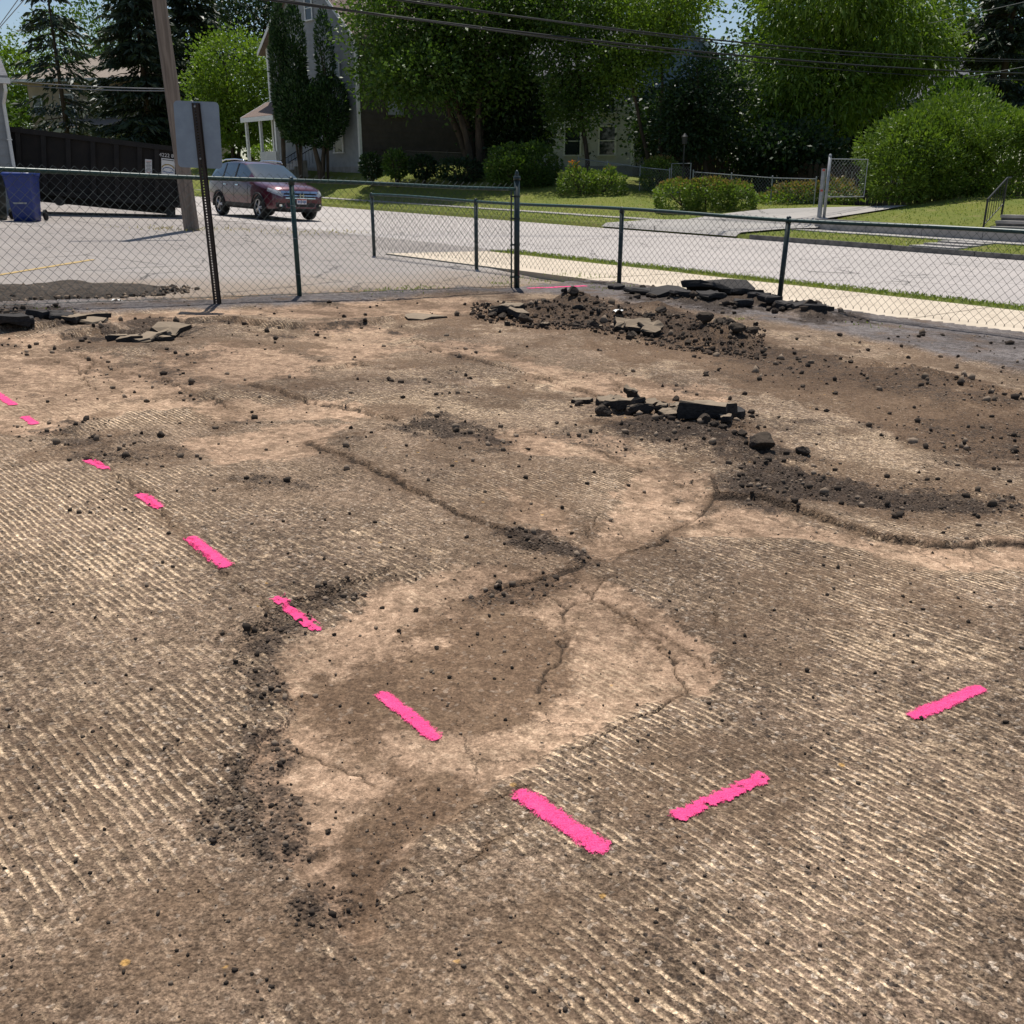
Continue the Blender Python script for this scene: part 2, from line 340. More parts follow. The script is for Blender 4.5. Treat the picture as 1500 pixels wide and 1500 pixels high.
GREY = [([(690,430),(760,424),(905,412),(1150,445),(1700,520),(1700,600),(1500,552),(1350,520),(1200,490),(1050,462),(960,455),(900,440),(800,436)],1.0),
 ([(-80,440),(320,445),(440,436),(700,424),(700,432),(560,440),(440,449),(330,458),(180,464),(-80,476)],1.0)]
CRACKS = [
 ([(330,475),(420,487),(560,480)],.025),([(365,570),(440,592),(520,605),(600,632)],.022),([(680,640),(760,640),(850,632),(1000,628)],.018),
 ([(590,500),(650,520),(720,540),(800,560),(900,592)],.014),([(455,655),(540,695),(620,735),(700,775),(760,800)],.018),
 ([(700,885),(760,868),(850,845),(950,805),(1010,770),(1045,735),(1040,705)],.018),
 ([(800,880),(830,905),(865,880),(890,855)],.007),([(865,880),(900,900),(950,950),(985,985),(990,1020),(960,1050)],.006),([(865,880),(840,848),(800,860)],.005),
 ([(900,900),(960,940),(1050,1000)],.004),([(830,905),(835,940),(820,980),(790,1030)],.009),([(1040,880),(1042,930)],.005),
 ([(1045,735),(1120,740),(1200,770),(1280,800),(1380,810),(1600,800)],.016),([(560,1350),(640,1300),(720,1250),(755,1215)],.004),
 ([(430,1110),(480,1130),(540,1160)],.006),([(60,530),(110,540),(140,575)],.012),([(120,525),(170,545),(230,555),(330,600)],.014),
 ([(640,1220),(700,1190),(760,1165)],.004),([(90,640),(150,690),(250,780),(330,850),(400,920)],.010),([(910,560),(905,580),(915,545)],.008),
 ([(985,985),(1065,990)],.003),([(870,760),(850,800)],.006),([(20,520),(90,515),(140,530),(120,560)],.01),([(960,1050),(880,1095),(820,1125)],.006),
 ([(470,545),(520,540),(580,545)],.014),([(600,632),(560,640),(480,650)],.01),([(850,655),(920,690),(1000,720)],.007)]
PILES = [(845,462,.20,.40),(800,470,.12,.35),(740,462,.10,.35),(900,478,.15,.5),(985,490,.13,.45),(1055,505,.13,.4),(950,462,.10,.5),(870,500,.06,.5),(1180,470,.08,.25),
         (1085,452,.10,.3),(1010,447,.08,.3),(1330,560,.05,.5),(1440,600,.04,.5),(1040,650,.04,.3),(960,632,.03,.25),(690,470,.05,.4)]
for L in (SMOOTH, DUST, DIRT, DARK, GREY):
    for i, (p, v) in enumerate(L): L[i] = (W(p), v)
CRACKS = [(W(p), w) for p, w in CRACKS]; PILES = [(*plane(a, b), h, r) for a, b, h, r in PILES]

STEPS = [([(100,502),(170,489),(270,477),(330,475),(420,486),(500,485),(560,478),(600,470)],.045,1),([(365,570),(440,592),(520,605),(600,632)],.016,1),([(1045,735),(1120,740),(1200,770),(1280,800),(1380,810),(1640,800)],.024,1),
 ([(590,500),(650,520),(720,540),(800,560),(900,592)],.012,1),([(455,655),(540,695),(620,735),(700,775),(760,800)],.012,1),([(460,548),(500,545),(530,540)],.03,1),([(105,640),(125,628),(180,612),(270,604)],.015,-1),
 ([(410,1000),(425,1060),(400,1100),(378,1135)],.018,-1),([(380,940),(430,900),(480,885),(555,855)],.02,1),([(885,612),(940,618),(1000,626),(1040,636),(1085,640)],.03,1),([(1270,545),(1350,560),(1500,590),(1640,610)],.03,1),([(960,435),(1060,445),(1150,462),(1210,472)],.05,1),
 ([(240,560),(290,588),(330,600)],.015,1),([(0,492),(60,487),(130,480)],.05,1)]
STEPS = [(W(p), h, g) for p, h, g in STEPS]
def stepsum(x, y, D, wob):
    z = np.zeros(x.shape)
    for P, h, g in STEPS:
        P = np.array(P); lo = P.min(0)-.9; hi = P.max(0)+.9; m = (x > lo[0]) & (x < hi[0]) & (y > lo[1]) & (y < hi[1])
        if not m.any(): continue
        px_, py_ = x[m]+wob[0][m], y[m]+wob[1][m]; best = np.full(px_.shape, 1e9); sd = np.zeros(px_.shape); endf = np.ones(px_.shape)
        for i, (a, b) in enumerate(zip(P, P[1:])):
            e = b-a; L_ = np.linalg.norm(e); wx = px_-a[0]; wy = py_-a[1]; tr = (wx*e[0]+wy*e[1])/L_**2; t = np.clip(tr, 0, 1); d = np.hypot(wx-t*e[0], wy-t*e[1]); sg = np.sign(e[0]*wy-e[1]*wx); u = d < best
            ov = np.zeros(px_.shape)
            if i == 0: ov = np.maximum(ov, -tr*L_)
            if i == len(P)-2: ov = np.maximum(ov, (tr-1)*L_)
            best[u] = d[u]; sd[u] = (sg*d)[u]; endf[u] = np.exp(-np.maximum(ov, 0)/.08)[u]
        sd = sd*g; w = .0028*D[m]; z[m] += h*sst(-w, w, sd)*np.exp(-np.maximum(sd, 0)/.35)*endf
    return z
def lot_fields(x, y):
    x = np.asarray(x, float); y = np.asarray(y, float); D = np.sqrt(x*x+y*y)
    n1 = fbm(x*9, y*9, 3, 4)-.5; n2 = fbm(x*2.2, y*2.2, 9, 4)-.5; n3 = fbm(x*30, y*30, 21, 3)-.5
    def zone(L, warp, soft):
        r = np.zeros(x.shape)
        for P, v in L:
            P = np.array(P); lo = P.min(0)-.5; hi = P.max(0)+.5
            m = (x > lo[0]) & (x < hi[0]) & (y > lo[1]) & (y < hi[1])
            if not m.any(): continue
            d = sdist(x[m], y[m], P)+(n1[m]*warp+n2[m]*warp*1.6+n3[m]*warp*.5)*D[m]*.35
            r[m] = np.maximum(r[m], v*sst(-soft*D[m], soft*D[m], d))
        return r
    sm = zone(SMOOTH, .13, .016); du = zone(DUST, .2, .06); di = zone(DIRT, .3, .05); da = zone(DARK, .26, .028); gr = zone(GREY, .08, .012)
    cx = x+.06*n2+.08*n1+.035*n3; cy = y+.08*(fbm(x*7+5, y*7, 31, 3)-.5)+.035*n3
    ck = np.zeros(x.shape); halo = np.zeros(x.shape)
    for P, w in CRACKS:
        P = np.array(P); lo = P.min(0)-.6; hi = P.max(0)+.6; m = (x > lo[0]) & (x < hi[0]) & (y > lo[1]) & (y < hi[1])
        if not m.any(): continue
        d = ldist(cx[m], cy[m], P); ww = w*(.35+1.1*fbm(x[m]*5, y[m]*5, 40, 2)); ww = np.maximum(ww*.62, .00095*D[m])
        ck[m] = np.maximum(ck[m], (1-sst(ww*.4, ww*1.15, d))*sst(.2, .42, fbm(x[m]*8+3, y[m]*8, 44, 3))); halo[m] = np.maximum(halo[m], (1-sst(0, w*4.5+.016*D[m], d))*.8)
    di = np.maximum(di, halo*sst(.35, .6, fbm(x*3, y*3, 50, 3)))
    di = np.maximum(di, sst(.46, .72, fbm(x*1.6+3, y*1.6, 61, 5))*.62)
    da = np.maximum(da, sst(.60, .74, fbm(x*2.6+11, y*2.6, 66, 5))*.55*sst(2.2, 4.5, D))
    di = np.maximum(di, sst(.50, .66, fbm(x*3.1-4, y*3.1, 68, 4))*.75*sst(2.5, 5, D))
    du = np.maximum(du, sst(.5, .7, fbm(x*.9-7, y*1.6, 71, 4))*.6)
    z = -TILT*x+.03+(fbm(x*.8, y*.8, 80, 3)-.5)*.03
    z = z-.012*sm+n3*.005+n1*.008
    z = z+da*(.003+.03*np.clip(n3+.15*n1, -.2, .5))-ck*np.minimum(.02, .004+.002*D)+gr*.02
    z = z+stepsum(x, y, D, (cx-x, cy-y))
    pile = np.zeros(x.shape); q = .55+.9*fbm(x*3.3, y*3.3, 90, 4)
    for a, b, h, r in PILES: pile += h*np.exp(-((x-a)**2+(y-b)**2)/(2*(r*.55)**2))
    lump = np.abs(fbm(x*6, y*6, 95, 4)-.5)*2
    z = z+pile*q+np.clip(pile*6, 0, 1)*(lump-.2)*.07
    di = np.maximum(di, np.clip(pile*14, 0, 1)); da = np.maximum(da, .55*np.clip(pile*10-.3, 0, 1)*(.5+lump)); gr = gr*(1-np.clip(pile*14, 0, 1))
    di = di*(1-.5*gr)
    hole = np.array(W([(145,490),(200,477),(275,474),(290,490),(230,503),(160,502)])); m = sdist(x, y, hole); z = z-.06*sst(-.05, .12, m)
    return z, sm, du, di, da, np.clip(ck, 0, 1), gr
def lotz(x, y): return float(lot_fields(np.array([x]), np.array([y]))[0][0])

def lotmat():
    n = NT('milled_asphalt'); p = n.pos(); sub = lambda a, b=.5: n.math('SUBTRACT', a, b)
    A = {k: n.attr(k) for k in ('smooth', 'dust', 'dirt', 'dark', 'crack', 'grey')}
    al = n.dot(p, (EU[0], EU[1], 0)); ac = n.dot(p, (EV[0], EV[1], 0))
    n12 = n.noise(p, 12, 5, .65); n3_ = n.noise(p, 2.6, 4, .6); g2 = n.noise(p, 75, 4, .7); g1 = n.noise(p, 210, 2, .7); n34 = n.noise(p, 30, 4, .7)
    ph = n.plus(n.mul(ac, 2*math.pi/.0225), n.plus(n.mul(sub(n3_), 7.0), n.plus(n.mul(sub(n34), 3.4), n.mul(sub(n12), 4.0))))
    wave = n.plus(n.mul(n.math('SINE', ph), .5), .5)
    brk = n.noise(n.comb(n.mul(al, 12.5), n.mul(ac, 42.0)), 1.0, 3, .65)
    patch = n.noise(p, 1.25, 5, .62)
    wamp = n.rng(n.noise(p, .7, 3), .36, .64, .12, .66)
    rid = n.plus(n.mul(n.math('SUBTRACT', wave, .5), wamp), n.plus(n.mul(brk, 1.30), n.plus(n.mul(patch, 1.0), n.mul(n34, .55))))
    ridge = n.mul(n.rng(rid, 1.38, 1.80), n.rng(A['dust'], 0, 1, 1, .22))
    pv = n.N.new('ShaderNodeTexVoronoi'); n.set(pv.inputs['Vector'], p); pv.inputs['Scale'].default_value = 100
    pebc = n.bw(pv.outputs['Color']); pebd = pv.outputs['Distance']
    base = n.mix(n.rng(g2, .34, .66), (.090, .066, .048), (.215, .162, .116))
    base = n.mix(n.rng(n3_, .38, .64, 0, .65), base, (.235, .175, .13))
    base = n.mix(n.rng(pebc, .74, .90, 0, .85), base, (.40, .345, .285)); base = n.mix(n.rng(pebc, .24, .10, 0, .85), base, (.042, .036, .033))
    pale = n.mix(n.rng(g2, .3, .7), (.68, .54, .38), (.42, .32, .22))
    gro = n.mix(n.mul(ridge, .92), base, pale)
    dustc = n.mix(n.rng(g2, .3, .7), (.30, .225, .16), (.225, .165, .115))
    gro = n.mix(n.mul(A['dust'], n.rng(n.plus(g2, n.mul(patch, .4)), .52, .85, .9, .3)), gro, dustc)
    smo = n.mix(n.rng(n3_, .36, .64), (.425, .302, .212), (.34, .241, .169))
    smo = n.mix(n.rng(n12, .43, .62, 0, .85), smo, (.225, .160, .110)); smo = n.mix(n.rng(n34, .52, .68, 0, .6), smo, (.52, .395, .285))
    smo = n.mix(n.rng(pebc, .16, .07, 0, .8), smo, (.09, .068, .05))
    sm = n.rng(n.plus(A['smooth'], n.plus(n.mul(sub(g2), .7), n.plus(n.mul(sub(n12), .9), n.mul(sub(n34), .6)))), .22, .72)
    smo = n.mix(n.mul(ridge, n.rng(patch, .44, .62, 0, .38)), smo, pale)
    crz = n.N.new('ShaderNodeTexVoronoi'); crz.feature = 'DISTANCE_TO_EDGE'; crz.inputs['Scale'].default_value = 4.2
    wv = n.N.new('ShaderNodeVectorMath'); wv.operation = 'ADD'; n.set(wv.inputs[0], p); n.set(wv.inputs[1], n.comb(n.mul(sub(n12), .14), n.mul(sub(n34), .10))); n.set(crz.inputs['Vector'], wv.outputs[0])
    cz = n.mul(n.rng(crz.outputs['Distance'], .006, .020, 1, 0), n.rng(n.noise(p, .9, 3), .43, .56)); smo = n.mix(n.mul(cz, .75), smo, (.10, .072, .05))
    col = n.mix(sm, gro, smo)
    dirt = n.mix(n.rng(g2, .3, .7), (.175, .117, .075), (.08, .054, .036)); dirt = n.mix(n.rng(n12, .45, .7, 0, .6), dirt, (.21, .148, .098))
    dirt = n.mix(n.rng(pebc, .80, .92, 0, .6), dirt, (.29, .235, .185))
    dm = n.rng(n.plus(A['dirt'], n.plus(n.mul(sub(g2), .9), n.plus(n.mul(sub(n12), 1.1), n.mul(sub(n3_), .6)))), .22, 1.0)
    col = n.mix(n.mul(dm, .9), col, dirt)
    gcol = n.mix(n.rng(n12, .35, .65), (.19, .178, .178), (.115, .107, .108)); gcol = n.mix(n.rng(n3_, .48, .7, 0, .6), gcol, dirt)
    col = n.mix(A['grey'], col, gcol)
    dk = n.mix(n.rng(g2, .3, .7), (.022, .018, .016), (.070, .054, .043)); dk = n.mix(n.rng(pebc, .76, .93, 0, .7), dk, (.20, .165, .135))
    dkm = n.rng(n.plus(A['dark'], n.plus(n.mul(sub(n34), 1.9), n.plus(n.mul(sub(g2), 1.2), n.mul(sub(n12), 1.5)))), .28, 1.0)
    col = n.mix(n.mul(dkm, .9), col, dk)
    col = n.mix(n.mul(A['crack'], n.rng(g2, .2, .6, .75, 1.0)), col, (.045, .034, .026))
    sp = n.N.new('ShaderNodeTexVoronoi'); n.set(sp.inputs['Vector'], p); sp.inputs['Scale'].default_value = 42; spb = n.bw(sp.outputs['Color'])
    col = n.mix(n.mul(n.rng(spb, .90, .92), n.rng(sp.outputs['Distance'], .30, .16)), col, (.045, .037, .032))
    col = n.mix(n.mul(n.rng(spb, .050, .045), n.rng(sp.outputs['Distance'], .42, .22, 0, .8)), col, (.46, .28, .09))
    spk = n.rng(n.math('MAXIMUM', n.mul(sm, .9), dm), 0, 1, 1, .58)
    col = n.mix(spk, col, n.mix(n.rng(g1, .30, .70), (.58, .57, .56), (1.44, 1.44, 1.43)), 'MULTIPLY')
    col = n.mix(spk, col, n.mix(n.rng(n34, .32, .68), (.68, .67, .66), (1.3, 1.3, 1.3)), 'MULTIPLY')
    col = n.mix(spk, col, n.mix(n.rng(n.noise(p, 100, 2, .6), .32, .66), (.66, .65, .64), (1.28, 1.28, 1.28)), 'MULTIPLY')
    big = n.noise(p, .75, 4, .6); col = n.mix(1.0, col, n.mix(n.rng(big, .34, .66), (.80, .785, .775), (1.20, 1.19, 1.17)), 'MULTIPLY')
    col = n.mix(1.0, col, (1.03, .985, .955), 'MULTIPLY')
    inv = sub(1.0, sm)
    h = n.plus(n.mul(n.mul(ridge, inv), .0045), n.plus(n.mul(n.mul(n.rng(pebd, 0, .6, 1, 0), n.plus(n.mul(inv, .0035), n.mul(A['dark'], .006))), 1.0), n.plus(n.mul(g2, .0065), n.mul(n34, .006))))
    n.bump(h, 1.0, 1.0)
    return n.done(col, .93, .15)
M['lot'] = lotmat()

def grid_mesh(name, X, Y, keep, attrs, Z):
    r, c = X.shape; idx = np.arange(r*c).reshape(r, c)
    q = np.stack([idx[:-1, :-1], idx[:-1, 1:], idx[1:, 1:], idx[1:, :-1]], -1).reshape(-1, 4)
    kf = keep.reshape(-1)[q].all(1); q = q[kf]; used = np.zeros(r*c, bool); used[q] = True
    remap = np.cumsum(used)-1; q = remap[q]; co = np.stack([X, Y, Z], -1).reshape(-1, 3)[used]
    me = bpy.data.meshes.new(name); me.vertices.add(len(co)); me.vertices.foreach_set('co', co.astype(np.float32).ravel())
    me.loops.add(len(q)*4); me.loops.foreach_set('vertex_index', q.astype(np.int32).ravel())
    me.polygons.add(len(q)); me.polygons.foreach_set('loop_start', np.arange(0, len(q)*4, 4, dtype=np.int32))
    me.update(calc_edges=True); me.polygons.foreach_set('use_smooth', np.ones(len(q), bool))
    for k, a in attrs.items():
        at = me.attributes.new(k, 'FLOAT', 'POINT'); at.data.foreach_set('value', a.reshape(-1)[used].astype(np.float32))
    me.validate(); return me
NR, NC = 800, 780
vv = np.linspace(1640, 424, NR); dd = np.array([plane(750, v)[1] for v in vv]); dd = np.concatenate([dd, np.linspace(dd[-1]+.05, 15.5, 40)])
tt = np.linspace(-.62, .64, NC)
Yg = np.repeat(dd[:, None], NC, 1); Xg = (Yg+.7)*tt[None, :]
Zl, a_s, a_u, a_d, a_k, a_c, a_g = lot_fields(Xg.ravel(), Yg.ravel())
sh = Xg.shape; _, og = so(Xg, Yg); keep = (og < 10.48) & ((Xg-C0[0])*LN[0]+(Yg-C0[1])*LN[1] > -.45)
lot = link('milled_lot', grid_mesh('milled_lot', Xg, Yg, keep, dict(smooth=a_s, dust=a_u, dirt=a_d, dark=a_k, crack=a_c, grey=a_g), Zl.reshape(sh)), M['lot'])
tag(lot, kind='structure')

# ------------------------------------------------------------------ terrain, street, parking, sidewalks
sg = np.concatenate([np.linspace(-400, -70, 12), np.linspace(-66, 20, 110), np.linspace(30, 300, 10)])
og_ = np.concatenate([np.linspace(-300, 0, 6), np.linspace(5, 25.3, 5), [25.42, 25.5, 25.55, 25.56, 26.2, 27, 28.2, 29, 29.7, 29.72, 29.76, 29.8, 29.84, 29.9], np.linspace(30.3, 60, 60), np.linspace(66, 600, 12)])
S, O = np.meshgrid(sg, og_); TX, TY = xy(S, O); TZ = gz(TX, TY)-np.where(O < 25.5, .14, 0)
TZ += np.where(O > 29.9, (fbm(TX*.5, TY*.5, 5, 3)-.5)*.10, 0)
tag(link('ground', grid_mesh('ground', TX, TY, np.ones(TX.shape, bool), {}, TZ), M['lawn']), kind='structure')
def sheet(name, pts, mat, dz, kind='structure', parent=None):
    me = bpy.data.meshes.new(name); me.from_pydata([(p[0], p[1], gzf(*p)+dz) for p in pts], [], [tuple(range(len(pts)))]); me.update()
    if me.polygons[0].normal.z < 0: me.flip_normals()
    o = link(name, me, mat, parent)
    if kind: tag(o, kind=kind)
    return o
sheet('street', [xy(-140, 13.6), xy(60, 13.6), xy(60, 25.5), xy(-140, 25.5)], M['street'], .006)
far = C0+LD*40-LN*.42; nearp = C0-LD*1.2-LN*.42
sheet('parking_lot', [tuple(nearp), xy(-11.5, 10.46), xy(-14.3, 10.46), xy(-14.6, 13.598), xy(-140, 13.598), xy(-140, -60), tuple(far)], M['parking'], .004)
M['dirtplain'] = simple('packed_dirt', (.27, .205, .15), (.19, .145, .105), 3, .95, .1, .006, 60)
sheet('lot_surround', [(-30, -25), (30, -25), xy(30, 10.45), xy(-11.4, 10.45), tuple(C0), tuple(C0+LD*38)], M['dirtplain'], -.06)
sw = empty('sidewalk', (*xy(-1, 11.7), gzf(*xy(-1, 11.7))), None, None); tag(sw, kind='structure')
slab_me = {}
def slab(parent, s0, s1, o0, o1, top, mat, name='slab', th=.12):
    P = [xy(s0, o0), xy(s1, o0), xy(s1, o1), xy(s0, o1)]; bx_, by_, bz_ = parent.location
    V = [(a-bx_, b-by_, -TILT*a+top+rz_-bz_) for rz_ in (-th, 0) for a, b in P]
    return MB().add(V, [(3, 2, 1, 0), (4, 5, 6, 7), (0, 1, 5, 4), (1, 2, 6, 5), (2, 3, 7, 6), (3, 0, 4, 7)]).build(name, mat, parent)
for k in range(16): slab(sw, -14.3+k*1.6, -14.3+(k+1)*1.6-.012, 10.5, 12.95, .024+random.uniform(-.003, .003), M['concrete'])
sheet('grass_verge', [xy(-14.2, 12.96), xy(14, 12.96), xy(14, 13.59), xy(-14.4, 13.59)], M['lawn'], .02)
kb = empty('kerb', (*xy(-8, 25.5), gzf(*xy(-8, 25.45))), None, None); tag(kb, kind='structure')
for k in range(12): slab(kb, -16.4+k*2.2, -16.4+(k+1)*2.2-.02, 25.42, 25.58, .135+random.uniform(-.012, .012), M['kerb'], 'kerb_stone', .3)
fs = empty('far_sidewalk', (*xy(-20, 29), gzf(*xy(-20, 29))), None, None); tag(fs, kind='structure')
for k in range(36):
    s0 = -58+k*1.5
    slab(fs, s0, s0+1.488, 28.25, 29.68, .275+random.uniform(-.006, .006), M['concrete_grey'])
for k in range(3): slab(fs, -11.6, -10.4, 25.6+k*.88, 25.6+k*.88+.87, .17+.045*k, M['concrete_grey'])
# driveway on the far side
def strip(name, s0, s1, o0, o1, mat, dz, n=14, parent=None, kind='structure', bend=0.0):
    V = []; F = []
    for i in range(n+1):
        o = o0+(o1-o0)*i/n; b = bend*(i/n)**2
        for s in (s0+b, s1+b): x, y = xy(s, o); V.append((x, y, gzf(x, y)+dz))
    for i in range(n): F.append((2*i, 2*i+1, 2*i+3, 2*i+2))
    o = MB().add(V, F).build(name, mat, parent)
    if kind: tag(o, kind=kind)
    return o
strip('driveway', -22.3, -16.9, 25.45, 33.5, M['driveway'], .06, 30, bend=1.5)
rw = empty('retaining_wall', (*xy(-8, 29.8), gzf(*xy(-8, 29.7))), 'low grey concrete wall below the lawn with the big rounded evergreen', 'wall')
for k in range(9): slab(rw, -16.7+k*1.8, -16.7+(k+1)*1.8-.015, 29.69, 29.9, .61+random.uniform(-.02, .02), M['concrete_grey'], 'wall_block', .5)

# painted lines in the parking lot
def ground_strip(name, a, b, w, mat, label, cat, dz=.010, group=None):
    a = np.array(plane(*a)); b = np.array(plane(*b)); d = (b-a)/np.linalg.norm(b-a); nrm = np.array([-d[1], d[0]])*w/2; V = []; F = []; K = 24
    for i in range(K+1):
        t = i/K; c = a+(b-a)*t; j = random.uniform(.75, 1.1)
        for sgn in (-1, 1): q = c+sgn*nrm*j; V.append((q[0], q[1], -TILT*q[0]+dz))
    for i in range(K): F.append((2*i, 2*i+1, 2*i+3, 2*i+2))
    return tag(MB().add(V, F).build(name, mat), label, cat, group)
M['yellow'] = simple('worn_yellow_paint', (.55, .36, .10), (.38, .30, .20), 25, .85, .2)
ground_strip('parking_line', (-40, 410), (136, 381), .10, M['yellow'], 'worn yellow painted parking line on the asphalt behind the tall fence', 'painted line')
ground_strip('parking_line', (160, 423), (196, 433), .09, M['white'], 'short broken white painted line by the dirt behind the tall fence', 'painted line')

# ------------------------------------------------------------------ pink utility marks, sprayed on the milled ground
def pinkmat():
    n = NT('pink_marking_paint'); p = n.pos(); g2 = n.noise(p, 75, 4, .7); g1 = n.noise(p, 330, 2, .7); n34 = n.noise(p, 30, 4, .7); cov = n.attr('cover')
    al = n.rng(n.plus(cov, n.plus(n.mul(n.math('SUBTRACT', g1, .5), 3.2), n.mul(n.math('SUBTRACT', g2, .5), 3.0))), -.30, .55)
    col = n.mix(n.rng(g1, .3, .7), (.80, .045, .19), (1.0, .10, .30)); col = n.mix(n.rng(n34, .5, .75, 0, .5), col, (.95, .17, .35))
    n.bump(n.plus(n.mul(g2, .0065), n.mul(n34, .006)), 1.0, 1.0); n.set(n.b.inputs['Alpha'], al); return n.done(col, .8, .2)
M['pink'] = pinkmat()
def pink(a, b, w, cover, label, seed):
    a = plane(*a); b = plane(*b); Lm = np.linalg.norm(b-a); d = (b-a)/Lm; nr = np.array([-d[1], d[0]]); st = max(.0025, .0012*np.linalg.norm(a))
    nl = int(Lm*1.1/st); nw = int(w*1.5/st)+2
    tl = np.linspace(-.05, 1.05, nl); tw = np.linspace(-.75, .75, nw); TL, TWd = np.meshgrid(tl, tw, indexing='ij')
    px_ = a[0]+d[0]*Lm*TL+nr[0]*w*TWd; py_ = a[1]+d[1]*Lm*TL+nr[1]*w*TWd
    lx_ = np.maximum(np.maximum(-TL, TL-1)*Lm+w*.5, 0)+np.clip(np.abs(TL-.5)-.3, 0, 1)*w*.5; e = 1-np.sqrt((TWd*w)**2+lx_**2)/(w*.5)
    nz = fbm(px_*170, py_*170, seed, 2)*.6+fbm(px_*45, py_*45, seed+5, 3)*.4
    ac_ = px_*EV[0]+py_*EV[1]
    kk = np.interp(cover, [-.55, 0, .6], [3.4, 1.6, .5]); cover_f = np.minimum(e*1.9+.12, .9)+(fbm(px_*55, py_*55, seed+9, 3)-.5)*kk+(nz-.5)*.8+.05+.35*np.sin(ac_*2*math.pi/.0225)*np.clip(.6-cover, 0, 1)
    zz = lot_fields(px_.ravel(), py_.ravel())[0].reshape(px_.shape)+.004
    o = link('pink_paint_mark', grid_mesh('pink_paint_mark', px_, py_, cover_f > -1.3, dict(cover=cover_f), zz), M['pink'])
    return tag(o, label, 'paint mark')
pk = [((-12,577),(22,600),.045,.35,'pink paint dash where ribbed asphalt meets the smooth brown patch'),
      ((36,616),(54,628),.04,.2,'very short pink paint dash at the edge of the smooth brown patch'),
      ((128,683),(158,697),.04,.0,'faded short pink paint dash crossing a dirt seam'),
      ((205,735),(236,756),.045,.3,'short pink paint dash on ribbed milled asphalt, between a faded and a longer dash'),
      ((278,800),(336,846),.042,.5,'long pink paint dash on ribbed asphalt above the black rubble patch'),
      ((405,896),(470,938),.036,-.55,'broken pink paint dash sprayed over black crumbled asphalt'),
      ((556,1024),(642,1094),.036,.6,'pink paint dash in the middle of the smooth brown patch'),
      ((757,1176),(888,1268),.044,.75,'thickest solid pink paint dash beside cracked tan concrete'),
      ((984,1218),(1122,1154),.032,-.3,'patchy pink paint dash across the milled ribs, slanting against the row'),
      ((1330,1068),(1438,1021),.036,.6,'solid pink paint dash on ribbed asphalt, slanting against the row, away from the patches')]
for i, (a, b, w, cv, lab) in enumerate(pk): pink(a, b, w, cv, lab, 200+7*i)
pink((772, 428), (860, 425), .07, .1, 'faint pink paint line on old grey asphalt at the foot of the capped fence post', 300)

# ------------------------------------------------------------------ fences
def child(mb_or_me, name, mat, parent, smooth=False):
    me = mb_or_me.mesh(name) if isinstance(mb_or_me, MB) else mb_or_me
    o = link(name, me, mat, parent, smooth); o.matrix_parent_inverse = Matrix.Translation(parent.location).inverted(); return o
def chainlink(a, b, zb, zt, w, r, gfun, jit=.006, seed=0, barbs=True, nside=3):
    a = np.array(a, float); b = np.array(b, float); Lg = np.linalg.norm(b-a); d = (b-a)/Lg; nn = np.array([-d[1], d[0]])
    ncol = int(Lg/w); nrow = int((zt-zb)/w); V = []; Fq = []
    ks = np.arange(nrow+1)
    for i in range(ncol):
        t = (i+((ks+i) % 2))*w; z = zb+ks*w
        t = t+jit*2*(fbm(t*3+seed, z*3, 7+seed, 2)-.5); z = z+jit*3*(fbm(t*2, z*2+9, 8+seed, 2)-.5)
        dep = np.where((ks+i) % 2 == 0, 1, -1)*r*.9
        if barbs:
            t = np.concatenate([[t[0]+.006*(-1)**i], t]); z = np.concatenate([[z[0]-.022], z]); dep = np.concatenate([[0], dep])
        x = a[0]+d[0]*t+nn[0]*dep; y = a[1]+d[1]*t+nn[1]*dep; zz = z+gfun(x, y); n0 = len(V)*0
        P = np.stack([x, y, zz], 1); rings = []
        for q in range(nside):
            an = 2*math.pi*q/nside; off = np.array([nn[0]*math.cos(an)+d[0]*math.sin(an), nn[1]*math.cos(an)+d[1]*math.sin(an), .0])*r; rings.append(P+off)
        R = np.stack(rings, 1); base = sum(len(v) for v in V); m = len(P); V.append(R.reshape(-1, 3))
        for k in range(m-1):
            for q in range(nside): Fq.append((base+k*nside+q, base+k*nside+(q+1) % nside, base+(k+1)*nside+(q+1) % nside, base+(k+1)*nside+q))
    me = bpy.data.meshes.new('mesh_fabric'); me.from_pydata(np.concatenate(V).tolist(), [], Fq); me.update(); return me
def pl(x, y): return -TILT*np.asarray(x, float)+.02
def rail(pts, r, n=8): return MB().path(pts, r, n)

